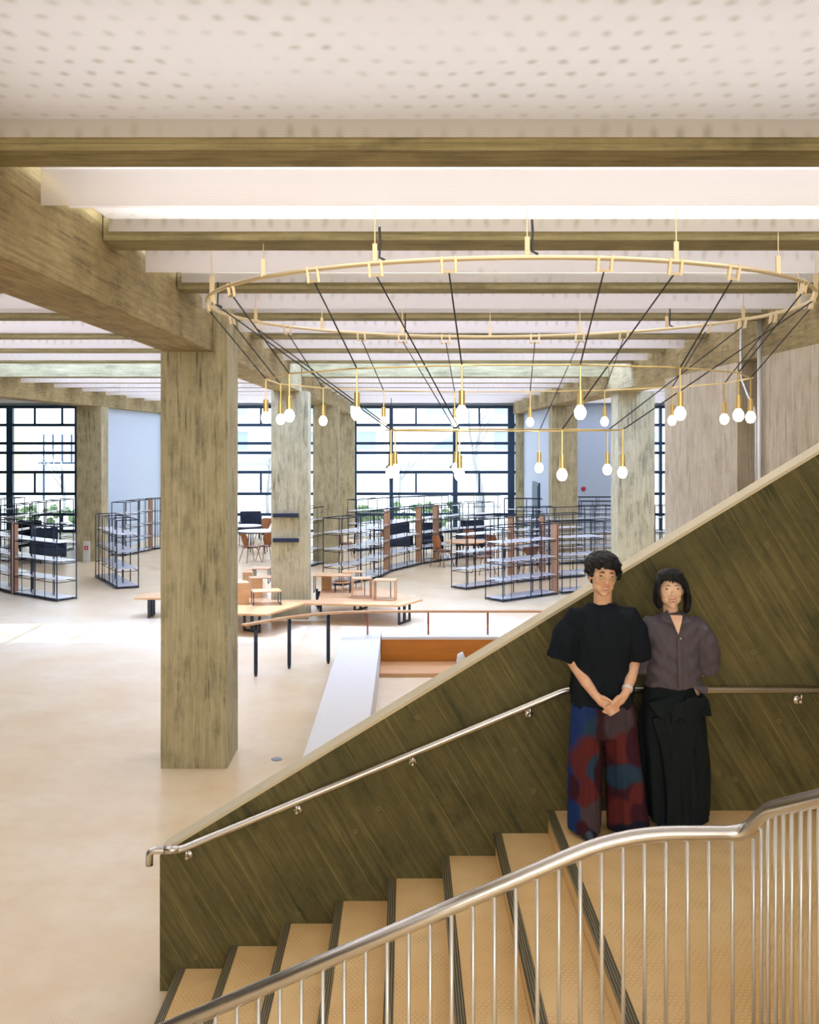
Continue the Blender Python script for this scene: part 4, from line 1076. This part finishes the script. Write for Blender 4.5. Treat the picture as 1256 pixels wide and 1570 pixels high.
# blouse
bm = new()
def bf(a, z): return .030*max(0, (1.2-z)/.3)*math.sin(a*5+.7)
loft(bm, [(-.012,.01,.885,.182,.135),(-.012,.008,.90,.182,.136),(-.012,.0,1.0,.175,.132),(-.012,-.002,1.12,.168,.128),(-.012,.0,1.22,.170,.118),(-.012,.01,1.285,.158,.10),(-.014,.015,1.325,.108,.08),(-.016,.02,1.345,.064,.058)], 72, bf)
loft_path(bm, [(-.06,.015,1.275),(-.135,.02,1.258),(-.185,.03,1.18),(-.205,.04,1.10),(-.215,.045,1.02),(-.215,.05,.96)], [(.055,.075),(.07,.08),(.072,.085),(.070,.085),(.066,.08),(.062,.075)])
loft_path(bm, [(.05,.015,1.275),(.120,.02,1.258),(.178,.03,1.19),(.205,.04,1.11),(.212,.045,1.03),(.212,.055,.955),(.212,.055,.948)], [(.055,.075),(.070,.08),(.078,.085),(.082,.088),(.082,.085),(.072,.078),(.070,.076)], fold=lambda a, i: .05*math.sin(a*3+i*1.9))
prism(bm, [(.06,.90),(.178,.90),(.172,.845),(.150,.852)], -.115, .10)
def bn(co, n): return .005*math.sin(co.x*30+co.z*40+2.5*math.sin(co.z*13+co.x*6)) + .0035*math.sin(co.z*58-co.x*36+1.5*math.sin(co.x*21)) + .0012*math.sin(co.x*130+co.z*60)
bl_ = fin('blouse', bm, 'blouse', wo, .0055, 4, bn)
# open V neck: skin wedge lies over the cloth line
bm = new()
vz = [(-.062,1.338,-.072),(-.012,1.225,-.128),(.034,1.338,-.072),(-.014,1.352,-.040)]
a0 = [bm.verts.new((x,y,z)) for x,z,y in [(-.060,1.338,-.078),(-.040,1.300,-.107),(-.012,1.228,-.134),(.014,1.300,-.107),(.032,1.338,-.078)]]
a1 = [bm.verts.new((x,y+.03,z)) for x,z,y in [(-.060,1.338,-.078),(-.040,1.300,-.107),(-.012,1.228,-.134),(.014,1.300,-.107),(.032,1.338,-.078)]]
bm.faces.new(a0); bm.faces.new(a1[::-1])
for i in range(5): bm.faces.new((a0[i], a1[i], a1[(i+1)%5], a0[(i+1)%5]))
obj('open_neck', bm, 'skin2', wo, smooth=False)
def flap(pts, th=.006):
    bm = new(); A = [bm.verts.new(p) for p in pts]; B = [bm.verts.new((p[0], p[1]+th, p[2])) for p in pts]
    bm.faces.new(A); bm.faces.new(B[::-1])
    for i in range(len(pts)): bm.faces.new((A[i], B[i], B[(i+1)%len(pts)], A[(i+1)%len(pts)]))
    return bm
obj('collar', flap([(-.058,-.040,1.368),(-.100,-.045,1.335),(-.112,-.085,1.305),(-.070,-.112,1.300),(-.040,-.116,1.295),(-.012,-.140,1.222),(-.052,-.090,1.338)]), 'blouse', wo, bevel=.002)
obj('collar', flap([(.030,-.040,1.362),(.060,-.045,1.335),(.078,-.085,1.300),(.040,-.114,1.292),(.014,-.118,1.292),(-.012,-.140,1.222),(.026,-.088,1.335)]), 'blouse', wo, bevel=.002)
bm = new(); bar(bm, (-.012,-.136,1.215), (-.006,-.146,.905), .020, .006); obj('placket', bm, 'blouse', wo, bevel=.001)
for z in (1.205,):
    bm = new(); ball(bm, (.0,-.140,z), (.005,.003,.005), n=10, m=6); obj('button', bm, 'steel_thin', wo, smooth=True)
# skirt
bm = new()
def kf(a, z):
    k_ = max(0, min(1, (.86-z)/.5)); return k_*(.105*math.sin(a*9+.4)+.05*math.sin(a*15+1.3))
loft(bm, [(-.03,.02,.93,.150,.11),(-.03,.015,.88,.158,.115),(-.025,.01,.80,.178,.13),(-.015,.0,.66,.200,.148),(.0,.0,.48,.202,.155),(.008,.0,.30,.196,.158),(.012,.0,.14,.190,.160),(.014,.0,.055,.188,.160),(.014,.0,.045,.186,.158)], 120, kf)
def sk_flap(pts):
    A = [bm.verts.new((p[0], p[1]+.012, p[2])) for p in pts]; B = [bm.verts.new((p[0]*.97, p[1]+.06, p[2]+.005)) for p in pts]
    bm.faces.new(A); bm.faces.new(B[::-1])
    for i in range(len(pts)): bm.faces.new((A[i], B[i], B[(i+1)%len(pts)], A[(i+1)%len(pts)]))
def kn(co, n): return .004*math.sin(co.x*50+3*math.sin(co.z*6))*(1 if co.z < .8 else .3)
for pts in ([(-.19,-.125,.80),(-.06,-.150,.845),(-.05,-.160,.78),(-.115,-.165,.70),(-.16,-.150,.74)],
            [(-.07,-.150,.79),(.03,-.155,.82),(.05,-.165,.66),(.0,-.168,.72),(-.055,-.168,.68)],
            [(.03,-.150,.84),(.155,-.115,.83),(.168,-.135,.70),(.12,-.160,.735),(.085,-.172,.52),(.055,-.170,.60)],
            [(-.17,-.130,.70),(-.10,-.158,.72),(-.06,-.172,.42),(-.075,-.168,.30),(-.12,-.155,.50)],
            [(.155,-.06,.86),(.20,-.06,.80),(.215,-.07,.70),(.17,-.09,.71)]):
    sk_flap(pts)
fin('draped_skirt', bm, 'skirt', wo, .005, 4, kn)
for s_ in (-1, 1):
    bm = new(); loft(bm, [(s_*.09+.01,-.075,.004,.045,.120),(s_*.09+.01,-.07,.03,.045,.115),(s_*.09+.01,-.05,.06,.036,.09)], 28); fin('shoe', bm, 'black', wo, .006, 3)
